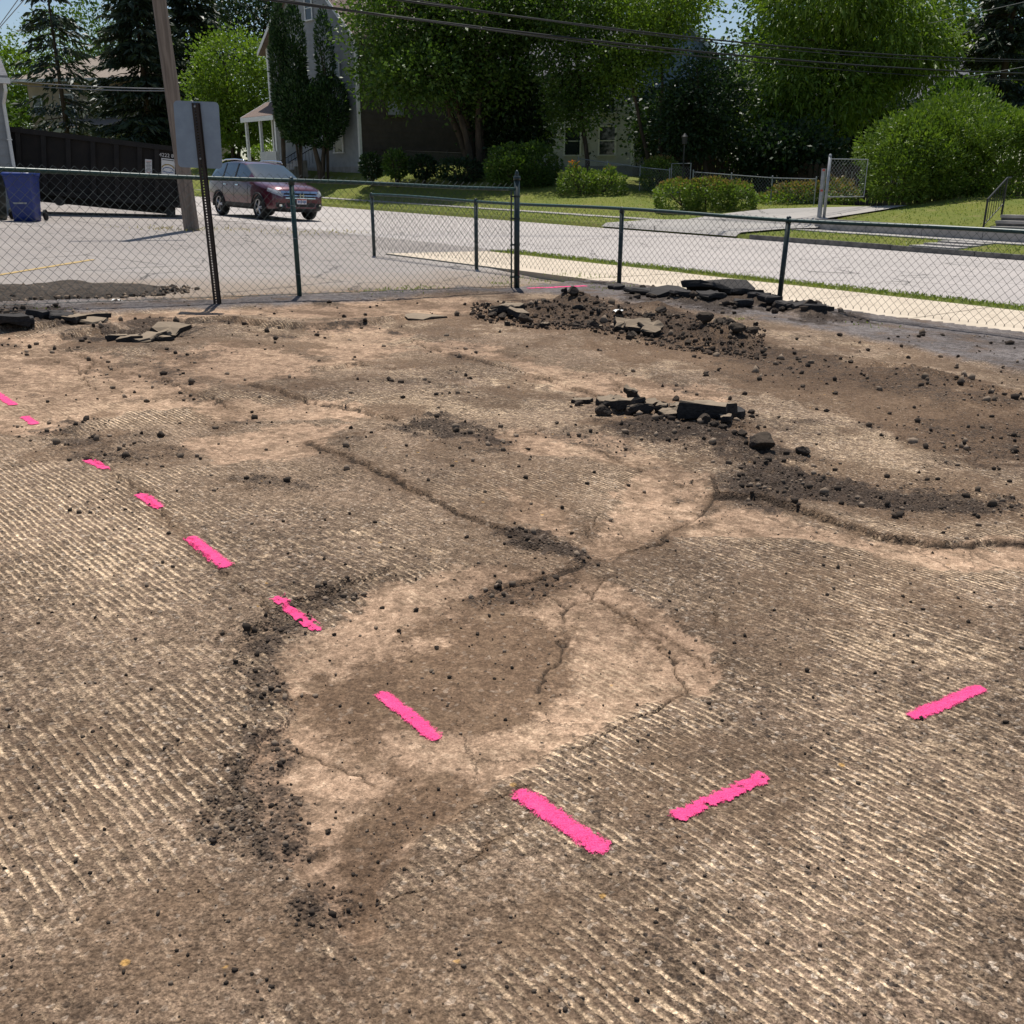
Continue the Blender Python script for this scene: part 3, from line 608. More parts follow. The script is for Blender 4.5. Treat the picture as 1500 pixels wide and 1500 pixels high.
# tall fence
tf = empty('chain_link_fence', (C0[0], C0[1], float(pl(*C0))), 'tall green chain link fence with a pointed cap on its end post', 'fence')
tp = [0.0, 2.95, 5.95, 8.95]
for i, t in enumerate(tp):
    x, y = C0+LD*t; z = float(pl(x, y))
    if i == 0:
        child(MB().path([(x, y, z-.15), (x, y, z+1.315)], .036, 14), 'end_post', M['green_dark'], tf, True)
        child(MB().lathe([(.042, 0), (.044, .02), (.040, .045), (.024, .052), (.026, .06), (.024, .08), (.012, .105), (.003, .115)], (x, y, z+1.31), 14), 'post_cap', M['green_dark'], tf, True)
        q = C0+LD*.085-LN*.0; child(MB().box((q[0], q[1], z+.60), (.016, .012, 1.2), math.atan2(LD[1], LD[0])), 'tension_bar', M['green_dark'], tf)
        for h in (.16, .55, .86, 1.12):
            m_ = MB(); m_.path([(x, y, z+h-.012), (x, y, z+h+.012)], .041, 12); q2 = C0+LD*.05; m_.box((q2[0], q2[1], z+h), (.10, .012, .02), math.atan2(LD[1], LD[0])); child(m_, 'tension_band', M['green_dark'], tf)
    else:
        lx = {1: (-.006, .01), 2: (0, 0), 3: (0, 0)}[i]; child(MB().path([(x, y, z-.15), (x+lx[0], y+lx[1], z+1.20)], .0265, 12), 'line_post', M['green'], tf, True)
        child(MB().lathe([(.032, 0), (.033, .05), (.026, .062), (.026, .075), (.008, .085)], (x+lx[0], y+lx[1], z+1.16), 12), 'rail_loop', M['green_dark'], tf, True)
        for h in (.25, .62, .95):
            m_ = MB(); m_.path([(x+.029*math.cos(a), y+.029*math.sin(a), z+h+.012*math.sin(a*.5)) for a in np.linspace(0, 6.6, 12)], .0025, 4); child(m_, 'tie_wire', M['galv_wire'], tf)
rp = []
for t in np.linspace(.03, 9.0, 24):
    x, y = C0+LD*t; rp.append((x, y, float(pl(x, y))+1.205-.006*math.sin(t*2)))
child(rail(rp, .0215, 10), 'top_rail', M['green'], tf, True)
fab = child(chainlink(C0+LD*.09+LN*.03, C0+LD*9.0+LN*.03, .02, 1.275, .0445, .0026, pl, .005, 1, False), 'mesh_fabric', M['wire_dark'], tf); tag(fab, kind='stuff')
m_ = MB(); m_.path([(*(C0+LD*t+LN*.035), float(pl(*(C0+LD*t)))+.05) for t in np.linspace(.1, 9, 14)], .003, 4); child(m_, 'tension_wire', M['wire_dark'], tf)

# low fence along the sidewalk
LS = [-14.1, -11.4, -8.5, -6.05, -2.75, -.4, 1.9]
x0, y0 = xy(-8.5, 10.1); lf = empty('chain_link_fence', (x0, y0, float(pl(x0, y0))), 'low chain link fence between the lot and the pale concrete sidewalk', 'fence')
lean = {3: (.03, -.01), 2: (.006, 0)}
for i, s in enumerate(LS):
    x, y = xy(s, 10.1); z = float(pl(x, y)); l = lean.get(i, (0, 0))
    child(MB().path([(x, y, z-.2), (x+l[0], y+l[1], z+.985)], .030, 12), 'line_post', M['green_dark'], lf, True)
    child(MB().lathe([(.034, 0), (.035, .045), (.028, .055), (.028, .07), (.006, .082)], (x+l[0], y+l[1], z+.955), 12), 'rail_loop', M['green_dark'], lf, True)
    for h in (.35, .7):
        m_ = MB(); m_.path([(x+.032*math.cos(a), y+.032*math.sin(a), z+h+.02*math.sin(a*.5)) for a in np.linspace(0, 6.6, 12)], .0025, 4); child(m_, 'tie_wire', M['galv_wire'], lf)
rp = [(*xy(s, 10.1), float(pl(*xy(s, 10.1)))+1.0+.012*math.sin(s*1.3)-(.03 if s > -2 else 0)*0) for s in np.linspace(-14.1, 1.9, 34)]
child(rail(rp, .0225, 10), 'top_rail', M['green'], lf, True)
fab = child(chainlink(xy(-14.08, 10.07), xy(1.9, 10.07), .13, 1.03, .0445, .0026, pl, .011, 4, True), 'mesh_fabric', M['wire_dark'], lf); tag(fab, kind='stuff')

# ------------------------------------------------------------------ sign seen from behind
b = plane(318, 453); bz = float(pl(*b)); top = at_y(285, 150, b[1]-.02)
sg_ = empty('traffic_sign', (b[0], b[1], bz), 'blank grey back of a rounded rectangular sign on a brown perforated post', 'sign')
ax = Vector((top[0]-b[0], top[1]-b[1], top[2]-bz)); HT = ax.length; ax.normalize(); sx = Vector((1, -.06, 0)); sx = (sx-ax*sx.dot(ax)).normalized(); sy = ax.cross(sx)   # sy points away from the camera
B0 = Vector((b[0], b[1], bz))
def sp(u, d, h): return B0+sx*u+sy*d+ax*h
m_ = MB(); nm = int(HT/.0254); hw = .030; hh = .0056
for k in range(-6, nm):
    h0 = k*.0254; h1 = h0+.0254; hc = (h0+h1)/2
    O4 = [sp(-hw, 0, h0), sp(hw, 0, h0), sp(hw, 0, h1), sp(-hw, 0, h1)]; I4 = [sp(-hh, 0, hc-hh), sp(hh, 0, hc-hh), sp(hh, 0, hc+hh), sp(-hh, 0, hc+hh)]
    m_.add(O4+I4, [(0, 1, 5, 4), (1, 2, 6, 5), (2, 3, 7, 6), (3, 0, 4, 7)])
for sgn in (-1, 1): m_.add([sp(sgn*hw, 0, -.15), sp(sgn*hw*1.0, .028, -.15), sp(sgn*hw, .028, nm*.0254), sp(sgn*hw, 0, nm*.0254)], [(0, 1, 2, 3)]); m_.add([sp(sgn*hw, .028, -.15), sp(sgn*hw*1.35, .028, -.15), sp(sgn*hw*1.35, .028, nm*.0254), sp(sgn*hw, .028, nm*.0254)], [(0, 1, 2, 3)])
child(m_, 'post', M['post_brown'], sg_)
cs = [at_y(u, v, b[1]) for u, v in ((250, 147), (318, 153), (328, 249), (261, 245))]
pw = np.linalg.norm(cs[1]-cs[0]); phh = np.linalg.norm(cs[3]-cs[0]); hc = HT-phh/2+.012; uoff = -.012
m_ = MB(); pts = []
for (qx, qy, a0) in ((1, 1, 0), (-1, 1, 90), (-1, -1, 180), (1, -1, 270)):
    for a in np.linspace(a0, a0+90, 7): pts.append((uoff+qx*(pw/2-.04)+.04*math.cos(math.radians(a)), hc+qy*(phh/2-.04)+.04*math.sin(math.radians(a))))
n_ = len(pts); roll = math.radians(-2.5)
def rr(p): du, dh = p[0]-uoff, p[1]-hc; return (uoff+du*math.cos(roll)-dh*math.sin(roll), hc+du*math.sin(roll)+dh*math.cos(roll))
pts = [rr(p) for p in pts]
m_.add([sp(p[0], .031, p[1]) for p in pts]+[sp(p[0], .0335, p[1]) for p in pts], [tuple(range(n_)), tuple(range(2*n_-1, n_-1, -1))]+[(i, (i+1) % n_, n_+(i+1) % n_, n_+i) for i in range(n_)])
child(m_, 'sign_plate', M['sign_back'], sg_)
for hq in (hc+phh*.42, hc-phh*.36): child(MB().path([sp(0, -.012, hq), sp(0, .002, hq)], .009, 6), 'bolt', M['galv'], sg_)

# ------------------------------------------------------------------ broken asphalt, loose lumps, gravel
def chunkmat(name, side, topc):
    n = NT(name); g = n.N.new('ShaderNodeNewGeometry'); sep = n.N.new('ShaderNodeSeparateXYZ'); n.t.links.new(g.outputs['True Normal'], sep.inputs[0])
    p = n.obj(); nz = n.noise(p, 3.0, 6, .7); up = n.rng(n.plus(sep.outputs[2], n.mul(n.math('SUBTRACT', nz, .5), .7)), .40, .85)
    s_ = n.mix(n.rng(n.noise(p, 9, 5, .7), .3, .7), side, tuple(c*2.6 for c in side)); t_ = n.mix(nz, topc, tuple(c*.55 for c in topc))
    n.bump(n.noise(p, 5, 5, .7), .7, .012); return n.done(n.mix(up, s_, t_), .93, .15)
M['chunk'] = chunkmat('broken_asphalt', (.022, .020, .019), (.36, .28, .20)); M['lump'] = chunkmat('asphalt_lump', (.030, .024, .020), (.10, .077, .058)); M['chunk_grey'] = chunkmat('broken_grey_asphalt', (.020, .019, .019), (.075, .068, .064))
def slabme(seed):
    r = random.Random(seed); n = r.randint(8, 12); an = sorted(2*math.pi*(i+r.uniform(-.3, .3))/n for i in range(n)); R = [r.uniform(.48, 1.12) for _ in an]; V = []
    for k, (sc, z) in enumerate(((.90, -.5), (1.0, -.15), (.97, .38), (.88, .5))):
        for a, q in zip(an, R): V.append((q*sc*math.cos(a)*r.uniform(.94, 1.05), .75*q*sc*math.sin(a)*r.uniform(.94, 1.05), z+r.uniform(-.22, .22)))
    V.append((0, 0, .55)); V.append((0, 0, -.5)); F = []
    for l in range(3): F += [(l*n+i, l*n+(i+1) % n, (l+1)*n+(i+1) % n, (l+1)*n+i) for i in range(n)]
    F += [(3*n+i, 3*n+(i+1) % n, 4*n) for i in range(n)]+[((i+1) % n, i, 4*n+1) for i in range(n)]
    return MB().add(V, F).mesh('asphalt_slab')
def lumpme(seed, sub=2):
    r = random.Random(seed); bm = bmesh.new(); bmesh.ops.create_icosphere(bm, subdivisions=sub, radius=1.0)
    k = [Vector((r.uniform(-1, 1), r.uniform(-1, 1), r.uniform(-1, 1))).normalized() for _ in range(13)]; c = [r.uniform(.5, .92) for _ in k]
    for v in bm.verts:
        for q, cc in zip(k, c):
            d = v.co.dot(q)
            if d > cc: v.co -= q*(d-cc)
        v.co *= r.uniform(.93, 1.05); v.co.z *= .8
    me = bpy.data.meshes.new('asphalt_lump'); bm.to_mesh(me); bm.free(); return me
SL = [slabme(i) for i in range(7)]; LU = [lumpme(20+i, 3) for i in range(7)]
SLg = []; 
for me in SL: q = me.copy(); q.materials.append(M['chunk_grey']); SLg.append(q)
for me in SL: me.materials.append(M['chunk'])
for me in LU: me.materials.append(M['lump'])
def chunk(px_, kind, size, th, tilt, label, group, rz=None, raise_=0.0):
    x, y = plane(*px_); z = lotz(x, y); me = random.choice({'s': SL, 'g': SLg, 'l': LU}[kind])
    o = bpy.data.objects.new('asphalt_chunk', me); C.objects.link(o); h = th if kind != 'l' else size*.8
    o.location = (x, y, z+h*(.42 if kind != 'l' else .55)+abs(math.sin(tilt))*size*.6+raise_); o.scale = (size, size, th) if kind != 'l' else (size, size*random.uniform(.75, 1), size*random.uniform(.7, 1))
    o.rotation_euler = (random.uniform(-.08, .08)+tilt, random.uniform(-.08, .08), random.uniform(0, 6.28) if rz is None else rz)
    return tag(o, label, 'asphalt chunk', group)
ga = 'chunks in the broken slab row across the tan strip'; la = 'dark broken asphalt piece in the row of slabs across the tan strip'
for p, k, s_, t_, ti in [((851,596),'s',.075,.03,0),((848,600),'l',.035,0,0),((892,601),'s',.085,.04,.1),((884,616),'l',.06,0,0),((937,617),'s',.09,.045,-.1),
    ((954,611),'s',.07,.035,.2),((969,619),'s',.06,.04,0),((980,624),'s',.09,.04,-.15),((990,613),'s',.06,.03,.1),((1005,618),'s',.09,.035,-.1),
    ((1041,611),'s',.05,.025,0),((1029,637),'l',.045,0,0),((1044,643),'l',.035,0,0),((1086,654),'l',.035,0,0),((990,594),'l',.028,0,0),
    ((973,628),'l',.04,0,0),((1012,626),'l',.04,0,0),((1056,648),'l',.03,0,0),((1102,660),'l',.03,0,0),((905,604),'s',.06,.03,.3),((920,618),'l',.03,0,0),((1018,612),'s',.05,.03,.2),((1060,636),'s',.06,.03,.1),((1099,614),'l',.025,0,0)]:
    chunk(p, k, s_, t_, ti, la, ga)
chunk((923,597),'s',.075,.03,1.0,'thin asphalt piece standing on edge behind the slab row',None,2.2); chunk((913,611),'s',.14,.045,-.12,'tan topped slab lifted beside the round lump of the slab row',None,.3)
chunk((1038,627),'s',.20,.075,-.10,'largest tan topped slab with a black broken face in the slab row',None,0.0); chunk((1072,622),'g',.13,.04,.1,'grey topped slab lying against the largest slab of the row',None,.4)
chunk((1117,669),'l',.075,0,0,'black asphalt lump at the end of the rubble trail below the slab row',None); chunk((1176,675),'l',.05,0,0,'lone small black lump on brown dirt beyond the rubble trail',None)
gb = 'slabs along the broken edge by the sign post'; lb = 'flat broken asphalt piece beside the hole near the sign post'
for p, s_, t_, ti in [((173,502),.13,.045,0),((192,505),.11,.04,0),((207,499),.13,.04,.1),((222,503),.17,.05,-.08),((240,505),.08,.035,0),((90,480),.16,.05,.05),((112,482),.14,.04,0),((74,477),.2,.05,-.1),((30,486),.2,.06,0),((8,489),.22,.06,.1),((140,474),.16,.04,0)]: chunk(p, 's' if p[0] > 100 else 'g', s_, t_, ti, lb, gb)
chunk((251,498),'s',.17,.05,.45,'tilted slab propped on the pile of flat pieces by the hole',None,.6); chunk((128,481),'s',.17,.035,0,'pale tan round flake on the broken edge near the weeds',None,.0)
chunk((618,472),'s',.24,.035,0,'large lone tan asphalt plate lying flat near the dirt heap',None,.1)
gc = 'broken slabs at the foot of the low fence'; lc = 'black broken asphalt slab at the foot of the low fence'
for p, s_, t_, ti in [((945,437),.28,.05,.05),((975,441),.30,.06,.2),((1000,446),.22,.05,0),((1030,441),.34,.07,.25),((1065,441),.38,.06,.3),((1088,448),.24,.06,.2),((1110,452),.22,.06,0),((1130,457),.2,.07,.1),((1150,462),.16,.09,0),((1168,466),.2,.09,.1),((1190,470),.15,.06,0),((1207,469),.1,.05,0),((1085,456),.2,.06,0),((1040,449),.2,.06,.1),((905,429),.16,.05,.1)]: chunk(p, 'g', s_, t_, ti, lc, gc)
for k in range(26):
    u = random.uniform(930, 1215); chunk((u, 433+max(0, u-930)*.125+random.uniform(-4, 9)), random.choice('glll'), random.choice([.04, .06, .08]), .05, random.uniform(-.5, .5), lc, gc)
gd = 'lumps in the dirt heap'; ld = 'dark lump of dirt and asphalt in the heap by the low fence'
for k in range(64):
    u = random.uniform(700, 1110); t = (u-700)/400; v = random.uniform(452+t*25, 478+t*50); chunk((u, v), random.choice('llls'), random.choice([.02, .03, .04, .05, .07]), .035, random.uniform(-.4, .4), ld, gd)
for p in ((735,470),(760,474),(748,468)): chunk(p, 's', .16, .06, .2, ld, gd)
for p in ((1050,490),(1065,497),(1078,510),(1030,502)): chunk(p, 'l', .085, .06, .2, ld, gd)
for p in ((915,495),(935,497),(955,499)): chunk(p, 's', .15, .05, .5, ld, gd, .2)
ge = 'single lumps strewn over the milled ground'; le = 'small black asphalt lump lying loose on the milled ground'
for p in [(505,471),(535,468),(410,487),(405,503),(258,523),(275,525),(245,519),(520,527),(640,585),(816,629),(590,590),(1222,585),(1175,575),(990,573),(1245,540),(1290,645),(1195,660),(1372,711),(1430,770),(1120,690),(1320,765),(560,900),(610,905),(490,940),(640,960),(700,940),(585,935),(520,890),(482,1230),(1450,512),(1380,500),(1350,500),(1300,505),(1230,498),(1270,520),(1330,530),(1400,545),(1470,590),(1260,560),(1180,545),(1210,610),(1140,620),(285,590),(265,580),(1030,660),(860,720),(770,712)]:
    D_ = np.linalg.norm(plane(*p)); chunk(p, 'l', random.uniform(.004, .0085)*D_*.36+.004, 0, 0, le, ge)
# gravel and crumbs
ico = bpy.data.meshes.new('x'); bm = bmesh.new(); bmesh.ops.create_icosphere(bm, subdivisions=1, radius=1); bm.verts.ensure_lookup_table()
IV = np.array([v.co[:] for v in bm.verts]); IF = np.array([[v.index for v in f.verts] for f in bm.faces]); bm.free(); bpy.data.meshes.remove(ico)
def stones(name, X, Y, Zs, R, mat, label=None, cat=None, jit=.5):
    n = len(X); V = np.repeat(IV[None], n, 0)*(1+rng.uniform(-jit, jit, (n, len(IV), 1))); V *= (R[:, None]*rng.uniform(.7, 1.2, (n, 3)))[:, None, :]
    V += np.stack([X, Y, Zs+R*.35], 1)[:, None, :]; F_ = (IF[None]+(np.arange(n)*len(IV))[:, None, None]).reshape(-1, 3)
    me = bpy.data.meshes.new(name); me.vertices.add(n*len(IV)); me.vertices.foreach_set('co', V.astype(np.float32).ravel()); me.loops.add(F_.size); me.loops.foreach_set('vertex_index', F_.astype(np.int32).ravel())
    me.polygons.add(len(F_)); me.polygons.foreach_set('loop_start', np.arange(0, F_.size, 3, dtype=np.int32)); me.update(calc_edges=True)
    o = link(name, me, mat); tag(o, label, cat, None, 'stuff'); return o
n_ = 26000; vq = rng.uniform(440, 1560, n_); uq = rng.uniform(-150, 1650, n_)
P = np.array([plane(u, v) for u, v in zip(uq, vq)]); f = lot_fields(P[:, 0], P[:, 1]); oo = so(P[:, 0], P[:, 1])[1]
side = (P[:, 0]-C0[0])*LN[0]+(P[:, 1]-C0[1])*LN[1]; wgt = .05+f[4]*.8+f[3]*.16+f[6]*.1
ok = (rng.uniform(0, 1, n_) < wgt) & (oo < 10.1) & (side > .05); Dk = np.linalg.norm(P, axis=1)
R = (.0008+.0026*rng.uniform(0, 1, n_)**4)*np.clip(Dk, 1.6, 9)*np.where(f[4] > .4, 1.3, .85)
gm = NT('gravel_crumbs'); isl = gm.island(); gcol = gm.mix(gm.rng(isl, .35, .95), (.045, .035, .028), (.27, .205, .15)); M['gravel'] = gm.done(gcol, .95, .1)
gm = NT('dark_crumbs'); isl = gm.island(); M['gravel_dark'] = gm.done(gm.mix(gm.rng(isl, .2, 1.0), (.035, .027, .022), (.13, .095, .07)), .95, .1)
stones('gravel', P[ok, 0], P[ok, 1], f[0][ok], R[ok], M['gravel'], 'loose gravel and asphalt crumbs strewn over the milled ground', 'gravel')
n_ = 3600; uq = rng.uniform(690, 1120, n_); vq = 448+(uq-690)*.09+rng.uniform(0, 1, n_)*(28+(uq-690)*.05); P = np.array([plane(u, v) for u, v in zip(uq, vq)]); fz = lot_fields(P[:, 0], P[:, 1])[0]
stones('heap_crumbs', P[:, 0], P[:, 1], fz, .004+.020*rng.uniform(0, 1, n_)**5, M['gravel_dark'], 'crumbly dirt and asphalt bits covering the dark heap by the low fence', 'gravel')
# white scrap on the heap and a scrap by the fence
def scrap(px_, s_, label, mat):
    x, y = plane(*px_); z = lotz(x, y); r = random.Random(px_[0]); V = []; F = []
    for i in range(6):
        for j in range(4): V.append((x+(i-2.5)*s_*.4, y+(j-1.5)*s_*.3, z+.03+s_*.35*r.uniform(-.6, 1)))
    for i in range(5):
        for j in range(3): F.append((i*4+j, (i+1)*4+j, (i+1)*4+j+1, i*4+j+1))
    return tag(MB().add(V, F).build('litter', mat, None, True), label, 'litter')
scrap((905, 484), .05, 'crumpled white paper scrap lying on the dark dirt heap', M['white']); scrap((173, 452), .045, 'thin white paper scrap under the tall fence', M['white'])

# ------------------------------------------------------------------ utility pole and cables
pb = hit(281, 338); ptp = at_y(233, 0, pb[1]-.25); dv = (ptp-pb); topz = 9.6
pe = empty('utility_pole', pb, 'leaning weathered wooden utility pole behind the blank sign', 'utility pole')
k = (topz-pb[2])/dv[2]; PT = pb+dv*k
child(MB().path([tuple(pb-np.array([0, 0, .3]))]+[tuple(pb+dv*k*t) for t in np.linspace(0, 1, 8)], [.175]+list(np.linspace(.172, .115, 8)), 14), 'pole_shaft', M['pole_wood'], pe, True)
ca = PT-dv/np.linalg.norm(dv)*.5; child(MB().box(tuple(ca), (2.2, .1, .12), math.atan2(EV[1], EV[0])), 'crossarm', M['pole_wood'], pe)
for t in (-.95, -.35, .35, .95):
    q = ca+np.array([EV[0]*t, EV[1]*t, .06]); child(MB().lathe([(.03, 0), (.045, .03), (.03, .05), (.045, .08), (.02, .12)], tuple(q), 10), 'insulator', M['galv'], pe)
def cable(a, b, sag, r, label, n=28):
    a = np.array(a, float); b = np.array(b, float); P = [a+(b-a)*t-np.array([0, 0, sag*4*t*(1-t)]) for t in np.linspace(0, 1, n)]
    return tag(MB().path([tuple(p) for p in P], r, 6).build('overhead_cable', M['cable'], None, True), label, 'cable')
def thru(px1, px2, Y1, Y2, sag, r, label, ext=(0., .6)):
    a = at_y(*px1, Y1); b = at_y(*px2, Y2); d = b-a; return cable(a-d*ext[0], b+d*ext[1], sag, r, label)
thru((480, 0), (1500, 92), 25, 43, .55, .030, 'thick lower black cable bundle sagging over the street in front of the trees', (.12, .35))
thru((500, 0), (1500, 100), 25, 43, .62, .016, 'thin black cable just under the lower cable bundle', (.12, .35))
thru((610, -8), (1500, 71), 27, 44, .60, .026, 'upper black cable running over the street in front of the trees', (.12, .35))
thru((660, -6), (1500, 69), 27, 44, .75, .014, 'thin black cable twisted with the upper cable over the street', (.12, .35))
M['cable_grey'] = simple('grey_cable', (.28, .28, .27), (.2, .2, .2), 4, .6)
def gcable(*a, **k): o = thru(*a, **k); o.data.materials[0] = M['cable_grey']; return o
gcable((0, 112), (248, 130), 30, 22.4, .10, .012, 'upper pale service cable from the wooden pole past the hip roof', ext=(.5, 0.0)); gcable((0, 116), (248, 133), 30, 22.4, .12, .012, 'lower pale service cable from the wooden pole past the hip roof', ext=(.5, 0.0))
gcable((0, 40), (35, 0), 30, 27, .0, .011, 'lower thin cable crossing the patch of sky beside the trees', ext=(.3, 1.)); gcable((0, 36), (26, 0), 30, 27, .0, .011, 'upper thin cable crossing the patch of sky beside the trees', ext=(.3, 1.))
gcable((1380, 30), (1500, 3), 46, 40, .0, .010, 'thin cable rising past the dark pine', ext=(.2, .6)); gcable((1430, 110), (1500, 98), 44, 38, .0, .010, 'thin cable above the big rounded evergreen', ext=(.3, .6))

# ------------------------------------------------------------------ roll-off dumpster
dr = hit(268, 319.5); Rz = math.atan2(-.33, -.944); DL = 4.45; DH = 1.80; DW = 2.2
de = empty('dumpster', dr, 'long black ribbed roll off dumpster standing behind the wooden pole', 'dumpster'); de.rotation_euler = (0, -math.radians(6.2), Rz)
# local: +x along the dumpster away to the left, visible side faces local +y... build so that the seen face is y=0
m_ = MB(); sgn = -1
def dbox(c, d): return MB().box(c, d)
hull = MB().prism([(.0, .28), (DL-.75, .28), (DL-.3, .5), (DL, .7), (DL, DH+.12), (0, DH+.12)], 1, 0.0, sgn*DW)
fr = [i for i in hull.f]; hull.build('hull', M['black_panel'], de)
for xr in (.10, .70, 1.15, 1.75, 2.35, 2.97, 3.58, 4.2): dbox((xr, .05, (.30+DH+.06)/2+(.12 if xr > 4 else 0)), (.12, .10, DH-.30-(.3 if xr > 4 else 0))).build('rib', M['black_paint'], de)
dbox((DL/2, .06, DH+.06), (DL+.04, .14, .13)).build('top_rail', M['black_paint'], de); dbox((DL/2-.4, .045, .33), (DL-.9, .09, .12)).build('bottom_rail', M['black_paint'], de)
for sk in (-.45, -1.7): dbox((DL/2, sk, .17), (DL-.4, .12, .22)).build('skid', M['black_paint'], de)
for xr in (.35, DL-1.2):
    for sk in (-.2, -2.0): MB().path([(xr, sk-.12, .14), (xr, sk+.12, .14)], .13, 14).build('roller', M['iron'], de)
def plate(x, z, w, h, mat, name, off=.011, par=de): return MB().box((x, off, z), (w, .012, h)).build(name, mat, par)
p1 = plate(.40, 1.36, .36, .44, M['white_print'], 'company_sticker'); p2 = plate(.92, 1.30, .18, .40, M['white_print'], 'warning_sticker')
m_ = MB()
A = [(.40+.14*math.cos(t), .019, 1.27+.07*math.sin(t)) for t in np.linspace(0, math.pi, 14)]; m_.path(A, .009, 4); m_.build('arc_print', M['ink_blue'], de)
m_ = MB(); A = [(.40+.165*math.cos(t), .019, 1.31+.11*math.sin(t)) for t in np.linspace(.2, math.pi-.2, 14)]; m_.path(A, .015, 4); m_.build('arc_print', M['ink_gold'], de)
for z, w, mt in ((1.54, .30, 'ink'), (1.215, .29, 'ink_blue')): plate(.40, z, w, .018, M[mt], 'print_line', .019)
for j in range(9): plate(.92, 1.45-j*.037, .14-(j % 3)*.02, .010, M['ink_red'] if j in (0, 8) else M['ink'], 'print_line', .019)
def text(body, size, mat, parent, loc, rot, name='lettering'):
    cu = bpy.data.curves.new(name, 'FONT'); cu.body = body; cu.size = size; cu.align_x = 'CENTER'; cu.align_y = 'CENTER'; cu.extrude = .002; cu.resolution_u = 2
    to = bpy.data.objects.new('tmp', cu); C.objects.link(to); me = bpy.data.meshes.new_from_object(to.evaluated_get(bpy.context.evaluated_depsgraph_get())); bpy.data.objects.remove(to); bpy.data.curves.remove(cu)
    me.materials.clear(); o = link(name, me, mat, parent); o.location = loc; o.rotation_euler = rot; return o
text('4222 8Y', .14, M['white_print'], de, (.40, .018, 1.66), (math.pi/2, 0, math.pi))

# ------------------------------------------------------------------ wheeled carts
def cart(px_, mat, label, rz):
    p = hit(*px_); e = empty('wheeled_cart', p, label, 'trash cart', None, rz)
    m_ = MB(); V = []
    rings = [(.0, .25, .28), (.12, .26, .29), (.55, .29, .33), (.95, .32, .37), (1.02, .335, .385), (1.05, .335, .385)]
    for z, a, b_ in rings:
        for t in np.linspace(0, 2*math.pi, 24, endpoint=False):
            c, s = math.cos(t), math.sin(t); V.append((a*np.sign(c)*abs(c)**.35, b_*np.sign(s)*abs(s)**.35, z))
    F = [(i*24+k, i*24+(k+1) % 24, (i+1)*24+(k+1) % 24, (i+1)*24+k) for i in range(5) for k in range(24)]+[tuple(range(23, -1, -1))]
    m_.add(V, F).build('bin_body', mat, e, True)
    V = []; 
    for z, k in ((1.052, 1.06), (1.085, 1.07), (1.12, .98), (1.145, .7), (1.15, .2)):
        for t in np.linspace(0, 2*math.pi, 24, endpoint=False):
            c, s = math.cos(t), math.sin(t); V.append((k*.335*np.sign(c)*abs(c)**.35, k*.385*np.sign(s)*abs(s)**.35, z+.02*s))
    MB().add(V, [(i*24+k, i*24+(k+1) % 24, (i+1)*24+(k+1) % 24, (i+1)*24+k) for i in range(4) for k in range(24)]+[tuple(range(96, 120))]).build('lid', mat, e, True)
    MB().path([(-.28, .44, 1.04), (.28, .44, 1.04)], .018, 8).build('handle', mat, e)
    for sx_ in (-1, 1): MB().path([(sx_*.29, .34, .13), (sx_*.34, .34, .13)], .13, 16).build('wheel', M['rubber'], e)
    MB().box((0, -.335, .42), (.30, .02, .035)).build('catch_bar', M['galv'], e)
    return e
cb = cart((41, 324), M['cart_blue'], 'blue wheeled recycling cart behind the tall fence beside the dumpster', .12)
plate(0, .80, .18, .09, M['ink_blue'], 'print_emblem', -.322, cb)
cart((-10, 322), M['cart_green'], 'dark green wheeled cart next to the blue recycling cart', .05)

# dark dirt heap lying against the far side of the tall fence
hx = np.linspace(-1, 1, 60); HX, HY = np.meshgrid(hx, hx); hc_ = plane(62, 432); Xh = hc_[0]+HX*1.5*.8-HY*.55*.6; Yh = hc_[1]+HX*1.5*.6+HY*.55*.8
hr_ = np.clip(1-HX**2-HY**2, 0, 1)**.7; Zh = -TILT*Xh-.01+hr_*(.10+.16*(fbm(Xh*4, Yh*4, 401, 4)-.35)); 
M['heap'] = simple('dark_dirt', (.06, .05, .043), (.11, .088, .07), 30, .95, .1, .02, 60)
tag(link('dirt_heap', grid_mesh('dirt_heap', Xh, Yh, hr_ > .001, {}, Zh), M['heap']), 'low dark heap of dirt and asphalt crumbs behind the tall fence', 'dirt heap')
n_ = 900; ra = np.sqrt(rng.uniform(0, 1, n_)); th_ = rng.uniform(0, 6.28, n_); a_, b_ = ra*np.cos(th_)*1.1, ra*np.sin(th_)*1.1; Xq = hc_[0]+a_*1.5*.8-b_*.55*.6; Yq = hc_[1]+a_*1.5*.6+b_*.55*.8
stones('heap_crumbs', Xq, Yq, -TILT*Xq+.06*np.clip(1-ra**2, 0, 1), rng.uniform(.006, .03, n_), M['gravel'], 'loose crumbs on the dark heap behind the tall fence', 'gravel')

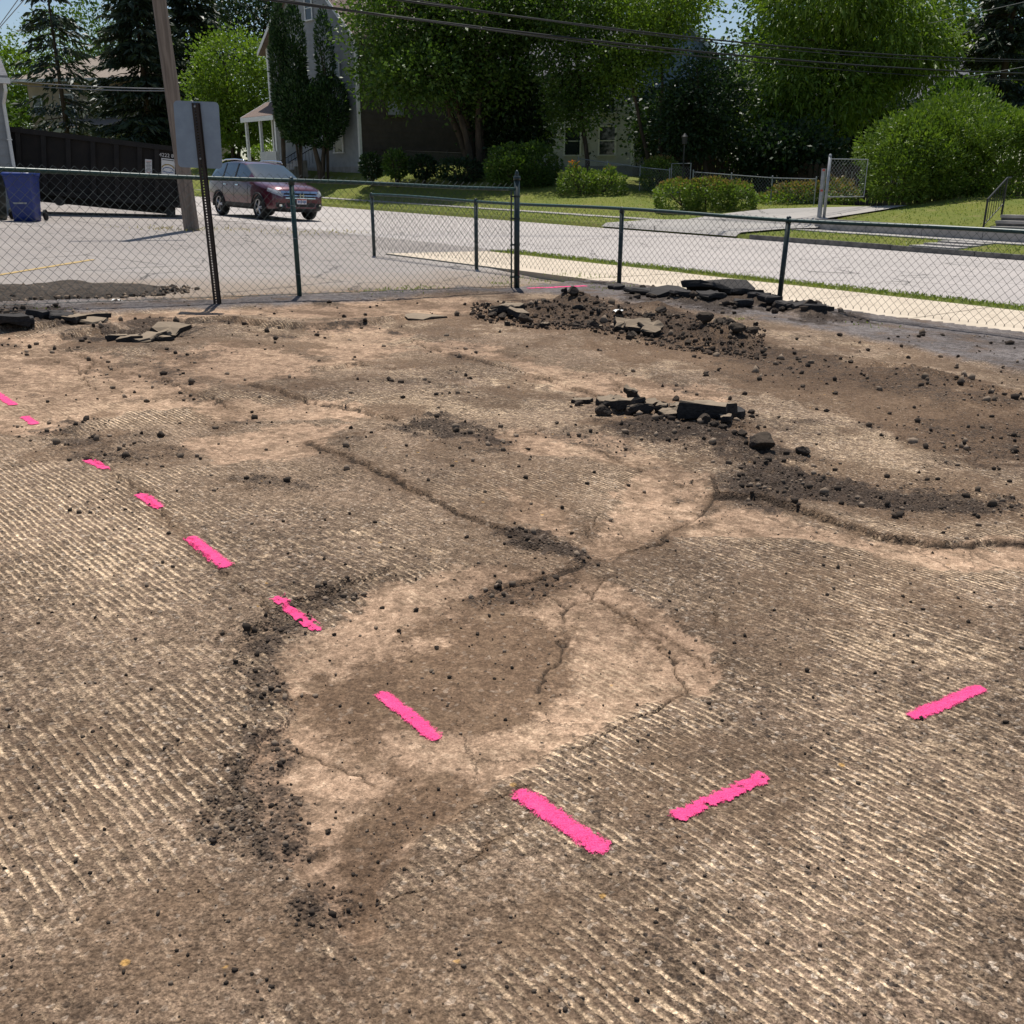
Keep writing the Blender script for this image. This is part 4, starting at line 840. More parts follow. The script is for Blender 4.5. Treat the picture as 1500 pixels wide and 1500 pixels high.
# ------------------------------------------------------------------ parked SUV
def carpaint():
    n = NT('maroon_metallic_paint'); f = n.noise(n.obj(), 300, 2); n.done(n.mix(f, (.075, .010, .022), (.11, .016, .032)), .32, .5, .35)
    n.b.inputs['Coat Weight'].default_value = 1.0; n.b.inputs['Coat Roughness'].default_value = .03; return n.m
M['paint'] = carpaint(); M['chrome'] = simple('chrome', (.75, .76, .78), (.65, .66, .68), 5, .12, .5, metal=1.0); M['alloy'] = simple('alloy_wheel', (.55, .55, .56), (.45, .45, .46), 5, .3, .5, metal=.8)
M['cladding'] = simple('black_plastic', (.018, .018, .019), (.025, .025, .026), 8, .6, .3)
M['lamp'] = glassmat('headlamp_lens', (.45, .47, .50), .05, .9)
M['plate'] = simple('licence_plate', (.62, .60, .62), (.55, .52, .55), 9, .5)
from mathutils.bvhtree import BVHTree
def suv(loc, heading):
    e = empty('parked_car', loc, 'maroon sport utility vehicle standing on the street, sun glinting on its windscreen', 'car', None, heading)
    ST = [ # x, half width, top, belt, roof half width, floor
     (2.26,.60,.70,.62,.42,.34),(2.20,.74,.87,.76,.55,.27),(2.05,.84,.965,.86,.68,.24),(1.75,.895,1.03,.93,.76,.24),(1.38,.91,1.08,.99,.78,.25),(1.08,.91,1.115,1.04,.77,.25),
     (.98,.91,1.17,1.055,.76,.25),(.60,.91,1.38,1.06,.70,.25),(.18,.91,1.585,1.07,.655,.25),(-.10,.91,1.64,1.075,.65,.25),(-.60,.91,1.66,1.085,.65,.25),(-1.15,.91,1.645,1.11,.645,.25),(-1.65,.905,1.60,1.15,.62,.25),
     (-1.90,.885,1.52,1.16,.60,.27),(-2.10,.86,1.26,1.14,.66,.30),(-2.20,.82,1.04,.98,.66,.33),(-2.26,.70,.80,.74,.50,.42)]
    V = []; ring = []
    for x, w, T, B, wr, zb in ST:
        h = [(0, zb), (w*.84, zb), (w*.97, zb+.09), (w, zb+.30 if T > .8 else zb+.12), (w*.985, (B+.62)/2 if B > .7 else B-.06), (w*.955, B), (wr, T-.055), (wr*.84, T-.012), (0, T+.012)]
        full = h+[(-a, z) for a, z in h[-2:0:-1]]; ring = len(full); V += [(x, a, z) for a, z in full]
    nS = len(ST); F = []; MI = []
    for i in range(nS-1):
        for k in range(ring):
            F.append((i*ring+k, i*ring+(k+1) % ring, (i+1)*ring+(k+1) % ring, (i+1)*ring+k))
            kk = k if k < 8 else 15-k; x = (ST[i][0]+ST[i+1][0])/2; mi = 0
            if kk == 5 and .62 > x > -1.86: mi = 1
            if kk in (6, 7) and .99 > x > .17: mi = 2
            if kk in (6, 7) and -1.88 > x > -2.11: mi = 3
            if kk in (0, 1): mi = 4
            MI.append(mi)
    F.append(tuple(range(ring))); MI.append(0); F.append(tuple((nS-1)*ring+k for k in range(ring-1, -1, -1))); MI.append(0)
    me = bpy.data.meshes.new('body'); me.from_pydata(V, [], F); me.polygons.foreach_set('material_index', MI)
    for _ in range(6): me.materials.append(M['paint'])
    bm = bmesh.new(); bm.from_mesh(me); bmesh.ops.recalc_face_normals(bm, faces=bm.faces)
    cl = bm.edges.layers.float.new('crease_edge')
    for ed in bm.edges:
        ms = {f.material_index for f in ed.link_faces}
        if len(ms) > 1: ed[cl] = .75
    bm.to_mesh(me); bm.free(); tmp = bpy.data.objects.new('tmp', me); C.objects.link(tmp)
    sb = tmp.modifiers.new('s', 'SUBSURF'); sb.levels = 2; sb.render_levels = 2; cut = []
    for wx in (1.31, -1.31):
        for sy_ in (-1, 1):
            cme = MB().path([(wx, sy_*.55, .345), (wx, sy_*1.1, .345)], .385, 28).mesh('cut'); co = bpy.data.objects.new('cut', cme); C.objects.link(co); cut.append(co)
            bo = tmp.modifiers.new('b', 'BOOLEAN'); bo.operation = 'DIFFERENCE'; bo.object = co; bo.solver = 'EXACT'
    dg = bpy.context.evaluated_depsgraph_get(); ev = bpy.data.meshes.new_from_object(tmp.evaluated_get(dg)); bpy.data.objects.remove(tmp)
    for c in cut: bpy.data.objects.remove(c)
    bm0 = bmesh.new(); bm0.from_mesh(ev); bvh = BVHTree.FromBMesh(bm0)
    def part(mi, name, mat, off=0.0):
        bm = bm0.copy(); bmesh.ops.delete(bm, geom=[f for f in bm.faces if f.material_index not in mi], context='FACES')
        m = bpy.data.meshes.new(name); bm.to_mesh(m); bm.free(); m.materials.clear(); m.materials.append(mat); m.polygons.foreach_set('material_index', [0]*len(m.polygons))
        return link(name, m, mat, e, True)
    body = part((0, 5), 'body', M['paint']); part((1,), 'side_glass', M['carglass']); part((2,), 'windscreen', M['carglass']); part((3,), 'rear_glass', M['carglass']); part((4,), 'underbody', M['cladding'])
    bm0.free()
    def patch(name, mat, poly, d, o0, off=.006, n=6, par=e):
        # poly: 4 corner points (3D), ray-cast along d onto the body
        d = Vector(d).normalized(); A = [Vector(p) for p in poly]; V = []
        for i in range(n+1):
            for j in range(n+1):
                a, b_ = i/n, j/n; p = A[0]*(1-a)*(1-b_)+A[1]*a*(1-b_)+A[2]*a*b_+A[3]*(1-a)*b_; q = bvh.ray_cast(p-d*2.0, d)[0]
                V.append((q if q is not None else p)-d*off)
        F = [(i*(n+1)+j, (i+1)*(n+1)+j, (i+1)*(n+1)+j+1, i*(n+1)+j+1) for i in range(n) for j in range(n)]
        return MB().add(V, F).build(name, mat, par, True)
    fx = (-1, 0, 0)
    patch('grille', M['cladding'], [(2.2, -.50, .80), (2.2, .50, .80), (2.2, .44, .62), (2.2, -.44, .62)], fx, 0, .008)
    for z, w in ((.80, .60), (.72, .56), (.645, .50)):
        g = patch('grille_bar', M['chrome'], [(2.2, -w, z+.018+.03*(w > .58)), (2.2, w, z+.018+.03*(w > .58)), (2.2, w, z-.014), (2.2, -w, z-.014)], fx, 0, .018, 8)
    em = MB(); em.box((2.315, -.055, .725), (.02, .022, .12)); em.box((2.315, .055, .725), (.02, .022, .12)); em.box((2.315, 0, .725), (.02, .10, .022)); em.build('emblem', M['chrome'], e)
    for sy_ in (-1, 1):
        hl = patch('headlight', M['lamp'], [(2.1, sy_*.46, .80), (1.9, sy_*.86, .92), (1.85, sy_*.88, .82), (2.1, sy_*.52, .67)], (-1, -sy_*.45, 0), 0, .010)
        patch('fog_light_recess', M['cladding'], [(2.2, sy_*.50, .50), (2.2, sy_*.78, .52), (2.2, sy_*.76, .38), (2.2, sy_*.50, .36)], (-1, -sy_*.2, 0), 0, .006)
        pl_ = patch('fog_light', M['chrome'], [(2.2, sy_*.60, .47), (2.2, sy_*.68, .47), (2.2, sy_*.68, .41), (2.2, sy_*.60, .41)], (-1, -sy_*.2, 0), 0, .012, 3)
        sd = (0, -sy_, 0)
        for xa in (.66, -.25, -1.02): patch('door_seam', M['cladding'], [(xa+.006, sy_, .42), (xa-.006, sy_, .42), (xa-.006, sy_, 1.03), (xa+.006, sy_, 1.03)], sd, 0, .003, 8)
        for xa in (-.02, -.82): patch('door_handle', M['chrome'], [(xa+.09, sy_, .965), (xa-.09, sy_, .965), (xa-.09, sy_, .935), (xa+.09, sy_, .935)], sd, 0, .03, 3)
        patch('sill_cladding', M['cladding'], [(.9, sy_, .44), (-.92, sy_, .44), (-.92, sy_, .30), (.9, sy_, .30)], sd, 0, .012, 10)
        for xa, xb, w in ((-.22, -.24, .045), (-1.02, -1.06, .04)): patch('window_pillar', M['cladding'], [(xa+w, sy_, 1.10), (xa-w, sy_, 1.10), (xb-w, sy_, 1.56), (xb+w, sy_, 1.56)], sd, 0, .006, 6)
        patch('window_trim', M['chrome'], [(.60, sy_, 1.085), (-1.75, sy_, 1.165), (-1.75, sy_, 1.145), (.60, sy_, 1.065)], sd, 0, .008, 12)
        RP = [(.05, sy_*.62, 1.615), (-.05, sy_*.625, 1.665), (-.6, sy_*.625, 1.69), (-1.2, sy_*.62, 1.675), (-1.6, sy_*.60, 1.63)]; MB().path(RP, .022, 8).build('roof_rail', M['chrome'], e, True)
        mm = MB(); mm.add([(.70+a*.10, sy_*(.93+b_*.11), 1.11+c*.075) for a, b_, c in [(-1, 0, -1), (1, 0, -.8), (.8, 1, -1), (-1, 1, -1), (-1, 0, 1), (.6, 0, 1), (.4, 1, .8), (-1, 1, 1)]], [(3, 2, 1, 0), (4, 5, 6, 7), (0, 1, 5, 4), (1, 2, 6, 5), (2, 3, 7, 6), (3, 0, 4, 7)]); mm.add([(.66, sy_*.88, 1.05), (.74, sy_*.88, 1.05), (.74, sy_*.96, 1.08), (.66, sy_*.96, 1.08)], [(0, 1, 2, 3)])
        mm.build('wing_mirror', M['paint'], e)
        for wx in (1.31, -1.31):
            y0 = sy_*.80; w_ = empty('w', (0, 0, 0), None, None) if False else None
            prof = [(.23, -.11), (.325, -.11), (.345, -.07), (.35, 0), (.345, .07), (.325, .105), (.24, .11), (.235, .06), (.23, -.11)]
            V = []; nn = 32
            for r, o_ in prof:
                for k in range(nn): t = 2*math.pi*k/nn; V.append((wx+r*math.cos(t), y0+sy_*o_, .35+r*math.sin(t)))
            ty = MB().add(V, [(i*nn+k, i*nn+(k+1) % nn, (i+1)*nn+(k+1) % nn, (i+1)*nn+k) for i in range(len(prof)-1) for k in range(nn)]).build('wheel', M['rubber'], e, True)
            rm = MB(); rm.path([(wx, y0-sy_*.02, .35), (wx, y0+sy_*.01, .35)], .235, 28); rm.build('brake_disc', M['iron'], ty)
            rm = MB()
            A = [(wx+.225*math.cos(t), y0+sy_*.085, .35+.225*math.sin(t)) for t in np.linspace(0, 2*math.pi, 29)]; rm.path(A, .014, 6, False)
            for k in range(10):
                t = 2*math.pi*(k//2)/5+(.16 if k % 2 else -.16); rm.path([(wx+.03*math.cos(t), y0+sy_*.085, .35+.03*math.sin(t)), (wx+.222*math.cos(t), y0+sy_*.075, .35+.222*math.sin(t))], [.022, .015], 6)
            rm.path([(wx, y0+sy_*.06, .35), (wx, y0+sy_*.10, .35)], .05, 14); rm.build('rim', M['alloy'], ty)
            A = [(wx+.40*math.cos(t), sy_*(.905 if wx > 0 else .90), .345+.40*math.sin(t)) for t in np.linspace(-.15, math.pi+.15, 20)]; MB().path(A, .03, 6).build('arch_cladding', M['cladding'], e, True)
    patch('lower_bumper', M['cladding'], [(2.2, -.55, .36), (2.2, .55, .36), (2.2, .5, .28), (2.2, -.5, .28)], fx, 0, .012)
    patch('front_air_intake', M['cladding'], [(2.2, -.48, .52), (2.2, .48, .52), (2.2, .44, .40), (2.2, -.44, .40)], fx, 0, .008)
    npz = MB().box((2.30, 0, .56), (.014, .32, .155)).build('licence_plate', M['plate'], e)
    for k_, q_ in enumerate((-.11, -.065, -.02, .045, .09, .13)): MB().box((2.3085, q_, .55), (.004, .026, .07-.01*(k_ % 2))).build('plate_mark', M['ink_blue'], npz)
    MB().box((2.3085, 0, .615), (.004, .30, .03)).build('plate_band', M['ink_red'], npz)
    return e
cp = (-7.75, 31.15); ce = suv((cp[0], cp[1], gzf(*cp)+.012), math.atan2(-.75, .66)); zx = Vector((TILT, 0, 1)).normalized(); hx = Vector((.66, -.75, 0)); hx = (hx-zx*hx.dot(zx)).normalized()
ce.rotation_euler = Matrix((hx, zx.cross(hx), zx)).transposed().to_euler()

# ------------------------------------------------------------------ houses
class Frame:
    """a house frame: origin at a wall corner, ax along the wall seen, ay going back"""
    def __init__(s, e, ang): s.e = e; e.rotation_euler = (0, 0, ang)
def wall_siding(e, name, x0, x1, z0, z1, mat, y=0.0, axis='x', step=.16, lap=.02):
    """lapped boards on the wall plane y=const (or x=const), one bmesh"""
    m = MB(); z = z0
    while z < z1-.01:
        t = min(z+step, z1)
        if axis == 'x': m.add([(x0, y-lap, z), (x1, y-lap, z), (x1, y-.004, t), (x0, y-.004, t), (x0, y, z), (x1, y, z)], [(0, 1, 2, 3), (4, 5, 1, 0)])
        else: m.add([(y+lap, x0, z), (y+lap, x1, z), (y+.004, x1, t), (y+.004, x0, t), (y, x0, z), (y, x1, z)], [(0, 1, 2, 3), (4, 5, 1, 0)])
        z = t
    return tag(m.build(name, mat, e), kind='stuff')
def window(e, c, w, h, axis='x', sgn=-1, trim=M['white'], mull=True):
    """window on a wall; axis x: wall along x, facing sgn*y; axis y: wall along y, facing sgn*x"""
    def bx(u, d, z, su, sd, sz):
        return MB().box((c[0]+u, c[1]+sgn*d, c[2]+z), (su, sd, sz)) if axis == 'x' else MB().box((c[0]+sgn*d, c[1]+u, c[2]+z), (sd, su, sz))
    wv = bx(0, .035, 0, w, .02, h).build('window', M['glass'], e)
    for u in (-1, 1): bx(u*(w/2+.05), .045, 0, .10, .06, h+.2).build('frame', trim, wv)
    bx(0, .045, h/2+.05, w, .058, .10).build('frame', trim, wv); bx(0, .06, -h/2-.06, w+.26, .11, .07).build('sill', trim, wv)
    if mull: bx(0, .05, 0, w, .03, .05).build('glazing_bar', trim, wv)
    return wv
def gable_house(e, Wd, Dp, Hw, Hr, mw, mr, base=.5, over=.4, ridge='y', step=.16, ms=None):
    """box 0..Wd x 0..Dp with a gable roof; front wall at y=0, right wall at x=Wd"""
    MB().box((Wd/2, Dp/2, Hw/2), (Wd, Dp, Hw)).build('wall_core', mw, e); MB().box((Wd/2, Dp/2, base/2-.6), (Wd+.06, Dp+.06, base+1.2)).build('foundation', M['block'], e)
    for nm, a in (('front_siding', 0),): wall_siding(e, nm, 0, Wd, base+.01, Hw, mw, -.003, 'x', step)
    wall_siding(e, 'side_siding', 0, Dp, base+.01, Hw, ms or mw, Wd+.003, 'y', step)
    if ridge == 'y':
        MB().prism([(0, Hw), (Wd, Hw), (Wd/2, Hw+Hr)], 1, 0.0, Dp).build('gable_wall', mw, e)
        m = MB(); z = Hw
        while z < Hw+Hr-.1:
            f0 = (z-Hw)/Hr*Wd/2; f1 = min(1, (z+step-Hw)/Hr)*Wd/2; m.add([(f0, -.022, z), (Wd-f0, -.022, z), (Wd-f1, -.006, z+step), (f1, -.006, z+step)], [(0, 1, 2, 3)]); z += step
        tag(m.build('gable_siding', mw, e), kind='stuff')
        for sg in (-1, 1):
            xe = Wd/2+sg*(Wd/2+over); ze = Hw-over*Hr/(Wd/2)
            rf = MB().add([(Wd/2, -over, Hw+Hr), (xe, -over, ze), (xe, Dp+over, ze), (Wd/2, Dp+over, Hw+Hr), (Wd/2, -over, Hw+Hr+.16), (xe, -over, ze+.16), (xe, Dp+over, ze+.16), (Wd/2, Dp+over, Hw+Hr+.16)], [(0, 1, 2, 3), (4, 5, 6, 7), (0, 1, 5, 4), (1, 2, 6, 5), (2, 3, 7, 6), (3, 0, 4, 7)]).build('roof', mr, e)
            MB().add([(Wd/2, -over-.03, Hw+Hr-.08), (xe, -over-.03, ze-.08), (xe, -over-.03, ze+.17), (Wd/2, -over-.03, Hw+Hr+.17), (Wd/2, -over-.001, Hw+Hr-.08), (xe, -over-.001, ze-.08), (xe, -over-.001, ze+.17), (Wd/2, -over-.001, Hw+Hr+.17)], [(0, 1, 2, 3), (7, 6, 5, 4), (0, 4, 5, 1), (1, 5, 6, 2), (2, 6, 7, 3)]).build('fascia', M['white'], rf)
    else:
        for sg in (-1, 1):
            ye = Dp/2+sg*(Dp/2+over); ze = Hw-over*Hr/(Dp/2)
            MB().add([(-over, Dp/2, Hw+Hr), (-over, ye, ze), (Wd+over, ye, ze), (Wd+over, Dp/2, Hw+Hr), (-over, Dp/2, Hw+Hr+.15), (-over, ye, ze+.15), (Wd+over, ye, ze+.15), (Wd+over, Dp/2, Hw+Hr+.15)], [(0, 1, 2, 3), (4, 5, 6, 7), (0, 1, 5, 4), (1, 2, 6, 5), (2, 3, 7, 6), (3, 0, 4, 7)]).build('roof', mr, e)
        MB().prism([(0, Hw), (Dp, Hw), (Dp/2, Hw+Hr)], 0, 0.0, Wd).build('gable_wall', mw, e)
    for sx_, sy_ in ((0, 0), (Wd, 0), (Wd, Dp)): MB().box((sx_, sy_, Hw/2+base/2), (.16, .16, Hw-base-.02)).build('corner_board', M['white'], e)
def house_at(px_, Y, ang, name, label, dz=0.0):
    p = at_y(*px_, Y); return empty(name, (p[0], p[1], gzf(p[0], p[1])+dz), label, 'house', None, ang)
ANG_ST = math.atan2(EU[1], EU[0])     # walls parallel to the street, facing it

# grey gabled house behind the arborvitae: its street corner is at pixel 527
K = at_y(527, 200, 58); Wd = 9.4
o2 = np.array([K[0], K[1]])-EU*Wd
h2 = empty('house', (o2[0], o2[1], gzf(*K[:2])-.35), 'grey gabled house with white trim behind the tall arborvitae', 'house', None, ANG_ST)
gable_house(h2, Wd, 12.5, 7.7, 4.2, M['sid_grey'], M['roof_brown'], .7, .45, 'y', .32, M['sid_shaded'])
window(h2, (Wd/2+.3, -.02, 9.35), .62, 1.15); window(h2, (7.3, -.02, 2.3), .8, 1.5); window(h2, (7.3, -.02, 5.6), .9, 1.4); window(h2, (2.0, -.02, 5.8), .9, 1.4)
window(h2, (Wd+.0, 2.6, 4.0), 1.2, .9, 'y', 1, M['sid_shaded'], False); window(h2, (Wd, 8.2, 3.6), .9, 1.2, 'y', 1, M['sid_shaded'])  # side window trim shares the wall colour darkened for shade
# its porch
pr = MB().prism([(-1.9, 3.5), (-.02, 4.5), (-.02, 4.65), (-1.95, 3.65)], 0, -.5, 3.4).build('porch_roof', M['roof_brown'], h2)
MB().box((1.45, -1.96, 3.5), (3.9, .05, .26)).build('fascia', M['white'], pr); MB().prism([(-1.9, 3.35), (-.05, 4.35), (-.05, 4.65), (-1.95, 3.65)], 0, -.56, -.51).build('fascia', M['white'], pr)
MB().box((1.45, -.95, .45), (3.8, 1.8, .9)).build('porch_floor', M['sid_white'], h2)
for xc in (-.3, 1.4, 3.2): MB().box((xc, -1.7, 2.2), (.16, .16, 2.6)).build('porch_column', M['white'], h2)
MB().box((2.3, -1.83, 1.25), (1.9, .05, .75)).build('porch_apron', M['sid_white'], h2)
for k in range(5): MB().box((5.2, -.6-.3*k-.9, .80-.17*k-.085-.1), (1.3, .3, .9-.0*k)).build('step', M['concrete_grey'], h2)
rl = MB(); rl.path([(4.7, -1.0, 1.75), (4.7, -2.6, .95)], .022, 6); rl.path([(5.9, -1.0, 1.75), (5.9, -2.6, .95)], .022, 6)
for q in np.linspace(0, 1, 8):
    for xx in (4.7, 5.9): rl.path([(xx, -1.0-1.6*q, 1.75-.8*q), (xx, -1.0-1.6*q, .9-.85*q)], .012, 4)
rl.build('step_railing', M['iron'], h2)

# tan hip-roofed house far behind the spruce
p = at_y(48, 180, 100); h1 = empty('house', (p[0], p[1], gzf(p[0], p[1])-1.6), 'tan two storey house with hip roof and porch columns behind the spruce', 'house', None, -.16)
h1.scale = (1.35, 1.35, 1.35); Wd, Dp, Hw = 10.8, 9.0, 6.3
MB().box((Wd/2, Dp/2, Hw/2), (Wd, Dp, Hw)).build('wall_core', M['sid_tan'], h1); wall_siding(h1, 'front_siding', 0, Wd, .3, Hw, M['sid_tan'], -.003, 'x', .2)
MB().add([(-.9, -.9, Hw-.05), (Wd+.9, -.9, Hw-.05), (Wd+.9, Dp+.9, Hw-.05), (-.9, Dp+.9, Hw-.05), (-.9, -.9, Hw+.12), (Wd+.9, -.9, Hw+.12), (Wd+.9, Dp+.9, Hw+.12), (-.9, Dp+.9, Hw+.12), (Wd/2-.5, Dp/2, Hw+2.5), (Wd/2+.5, Dp/2, Hw+2.5)],
         [(0, 1, 2, 3), (0, 1, 5, 4), (1, 2, 6, 5), (2, 3, 7, 6), (3, 0, 4, 7), (4, 5, 9, 8), (5, 6, 9), (6, 7, 8, 9), (7, 4, 8)]).build('roof', M['roof_tan'], h1)
MB().box((Wd/2, -.92, Hw+.03), (Wd+1.84, .05, .2)).build('gutter', M['white'], h1)
for x, z, w, h in ((.7, 4.7, .5, 1.2), (3.0, 4.7, .9, 1.4), (6.2, 4.7, .9, 1.4), (9.2, 4.7, .9, 1.4), (1.5, 2.0, .9, 1.5)): window(h1, (x, -.02, z), w, h)
pr = MB().prism([(-2.5, 3.0), (-.02, 3.7), (-.02, 3.85), (-2.5, 3.15)], 0, 2.8, Wd+.4).build('porch_roof', M['roof_tan'], h1); MB().box((6.9, -2.5, 2.95), (8.2, .06, .26)).build('fascia', M['white'], pr)
for xc in (3.1, 4.6, 6.1, 7.6, 9.1, 10.6): MB().box((xc, -2.35, 1.7), (.3, .3, 2.4)).build('porch_column', M['white'], h1)
window(h1, (5.2, -.02, 1.9), .9, 1.6); window(h1, (8.6, -.02, 1.9), .9, 1.6)

# pale house between the trees
p = at_y(724, 200, 62); h4 = empty('house', (p[0], p[1], gzf(p[0], p[1])-.4), 'pale sided house half hidden behind the dark maple trunks', 'house', None, ANG_ST*.35)
gable_house(h4, 8.5, 8, 5.6, 2.6, M['sid_white'], M['roof_grey'], .5, .4, 'x', .2)
for x, z in ((1.6, 4.2), (4.6, 4.2), (6.9, 4.2), (4.9, 1.9), (7.0, 1.9)): window(h4, (x, -.02, z), .9, 1.5)
MB().box((1.0, -.9, 1.4), (2.0, .05, .06)).build('porch_rail', M['white'], h4)
for k in range(14): MB().box((.05+k*.15, -.9, 1.05), (.03, .03, .65)).build('baluster', M['white'], h4)
p = at_y(925, 200, 64); h6 = empty('house', (p[0], p[1], gzf(p[0], p[1])-.4), 'bluish white gabled house glimpsed between tree trunks beyond the garden gate', 'house', None, -.12)
gable_house(h6, 6.0, 8, 6.0, 3.0, M['sid_blue'], M['roof_grey'], .5, .4, 'y', .2)
for x, z in ((1.4, 2.1), (4.4, 2.1), (1.4, 4.7), (4.4, 4.7)): window(h6, (x, -.02, z), .9, 1.5)
p = at_y(1216, 200, 66); h7 = empty('house', (p[0], p[1], gzf(p[0], p[1])-.4), 'pale house barely visible under the bright tree beside the big evergreen', 'house', None, -.2)
gable_house(h7, 8.0, 8, 5.6, 2.6, M['sid_white'], M['roof_grey'], .5, .4, 'x', .2)
for x, z in ((1.6, 2.1), (4.4, 2.1), (1.6, 4.5), (4.4, 4.5)): window(h7, (x, -.02, z), .9, 1.5)

# grey garage at the left edge, corner with downspout
c = at_y(12, 180, 27); ga0 = math.radians(31); g0 = empty('garage', (c[0]-5.2*math.cos(ga0), c[1]-5.2*math.sin(ga0), gzf(c[0], c[1])), 'grey sided garage corner with a white downspout beside the carts', 'garage', None, ga0)
ev_ = at_y(5, 122, 27)[2]-g0.location.z
MB().box((2.6, 3, ev_/2), (5.2, 6, ev_)).build('wall_core', M['sid_grey'], g0); wall_siding(g0, 'front_siding', 0, 5.2, .1, ev_, M['sid_grey'], -.003, 'x', .2)
MB().prism([(-.5, ev_-.02), (6.5, ev_-.02), (6.5, ev_+.15), (3, ev_+1.7), (-.5, ev_+.15)], 0, -.3, 5.32).build('roof', M['roof_grey'], g0)
MB().box((2.5, -.56, ev_+.02), (5.7, .12, .13)).build('gutter', M['white'], g0)
MB().path([(5.22, -.5, ev_-.05), (5.22, -.5, ev_-.2), (5.16, -.08, ev_-.5), (5.16, -.08, .25), (5.16, -.3, .1)], .045, 8).build('downspout', M['white'], g0)
for z in (.8, 1.9): MB().box((5.16, -.07, z), (.13, .1, .03)).build('downspout_strap', M['white'], g0)

# ------------------------------------------------------------------ yard fences, gate, lamp, steps
def yard_fence(pts, h, label, fabric=True, mat='galv', w=.075):
    P = [np.array(p) for p in pts]; e = empty('yard_fence', (P[0][0], P[0][1], gzf(*P[0])), label, 'fence'); rp = []
    for i, p in enumerate(P):
        z = gzf(*p); child(MB().path([(p[0], p[1], z-.2), (p[0], p[1], z+h)], .028, 8), 'post', M[mat], e); child(MB().lathe([(.034, 0), (.034, .03), (.01, .07)], (p[0], p[1], z+h), 8), 'post_cap', M[mat], e); rp.append((p[0], p[1], z+h-.03))
        if i and fabric:
            f = child(chainlink(P[i-1], p, .05, h, w, .0035, gz, .006, i, False), 'mesh_fabric', M['galv_wire' if mat == 'galv' else 'wire_dark'], e); tag(f, kind='stuff')
    child(MB().path(rp, .02, 6), 'top_rail', M[mat], e); return e
def gp(u, v): return hit(u, v)[:2]
yA = [xy(s, 36.4) for s in (-33.5, -31.6, -29.6, -27.9)]; yard_fence(yA, 1.05, 'galvanised yard fence behind the flowering bush, ending at the garden gate')
yB = [xy(s, 36.4) for s in (-26.6, -24.6, -22.6, -20.6)]; yard_fence(yB, 1.05, 'galvanised yard fence behind the trimmed hedges, after the garden gate')
ga_, gb_ = np.array(xy(-27.8, 36.4)), np.array(xy(-26.75, 36.4)); gt = empty('garden_gate', (*ga_, gzf(*ga_)), 'small chain link garden gate between the flowering bush and the hedge', 'gate')
zg = gzf(*ga_)
child(MB().path([(*ga_, zg+.08), (*ga_, zg+1.3), (*gb_, zg+1.3), (*gb_, zg+.08), (*ga_, zg+.08)], .024, 8), 'gate_frame', M['galv'], gt); tag(child(chainlink(ga_, gb_, .1, 1.28, .075, .004, gz, .004, 3, False), 'mesh_fabric', M['galv_wire'], gt), kind='stuff')
yard_fence([xy(s, 35.2) for s in (-50, -46, -42, -38.5, -35)], 1.0, 'dark wire yard fence in the shade in front of the grey house', True, 'iron')
# tall chain-link gate beside the evergreen
q0 = np.array(xy(-16.62, 30.1)); q1 = np.array(xy(-16.15, 31.75)); zq = gzf(*q0); tg = empty('chain_link_gate', (*q0, zq), 'tall open chain link gate with galvanised post beside the big rounded evergreen', 'gate')
child(MB().path([(*q0, zq-.2), (*q0, zq+2.0)], .05, 12), 'gate_post', M['galv'], tg, True); child(MB().lathe([(.055, 0), (.05, .04), (.02, .08)], (*q0, zq+2.0), 10), 'post_cap', M['galv'], tg)
rq = q0-EU*.2+EV*.05; child(MB().box((*rq, zq+.78), (.11, .11, 1.7), ANG_ST), 'bollard_post', M['galv'], tg)
for z in (1.58, .95): child(MB().box((rq[0]-.03, rq[1]-.07, zq+z), (.09, .012, .06), ANG_ST), 'red_reflector', M['ink_red'], tg)
child(MB().path([(*q0, zq+.75), (*q0, zq+1.92), (*q1, zq+1.92), (*q1, zq+.75), (*q0, zq+.75)], .02, 6), 'gate_frame', M['galv'], tg)
tag(child(chainlink(q0, q1, .75, 1.98, .075, .0035, lambda x, y: np.zeros(np.shape(x))+zq, .004, 5, False), 'mesh_fabric', M['galv_wire'], tg), kind='stuff')
# dark board fence
bf = empty('board_fence', (*xy(-21, 42), gzf(*xy(-21, 42))), 'dark upright board fence in deep shade under the trees', 'fence'); bme = None
for k in range(70):
    x, y = xy(-33+k*.27, 42+.02*math.sin(k*1.7)); 
    if bme is None: bme = MB().prism([(-.115, 0), (.115, 0), (.115, 1.62), (0, 1.75), (-.115, 1.62)], 1, -.012, .012).mesh('board'); bme.materials.append(M['board_dark'])
    o = bpy.data.objects.new('board', bme); C.objects.link(o); o.parent = bf; o.location = (x-bf.location.x, y-bf.location.y, gzf(x, y)-bf.location.z+random.uniform(-.03, .03)); o.rotation_euler = (0, random.uniform(-.015, .015), ANG_ST)
# garden lamp
q = at_y(1001, 240, 44); z0 = gzf(q[0], q[1]); lp = empty('garden_lamp', (q[0], q[1], z0), 'slim unlit garden lamp post under the trees behind the hedges', 'lamp')
tz = at_y(1001, 196, 44)[2]-z0
MB().path([(0, 0, -.1), (0, 0, tz-.42)], .035, 8).build('lamp_post', M['iron'], lp); MB().lathe([(.05, 0), (.11, .03), (.13, .30), (.15, .32), (.08, .40), (.02, .47)], (0, 0, tz-.44), 8).build('lamp_head', M['iron'], lp)
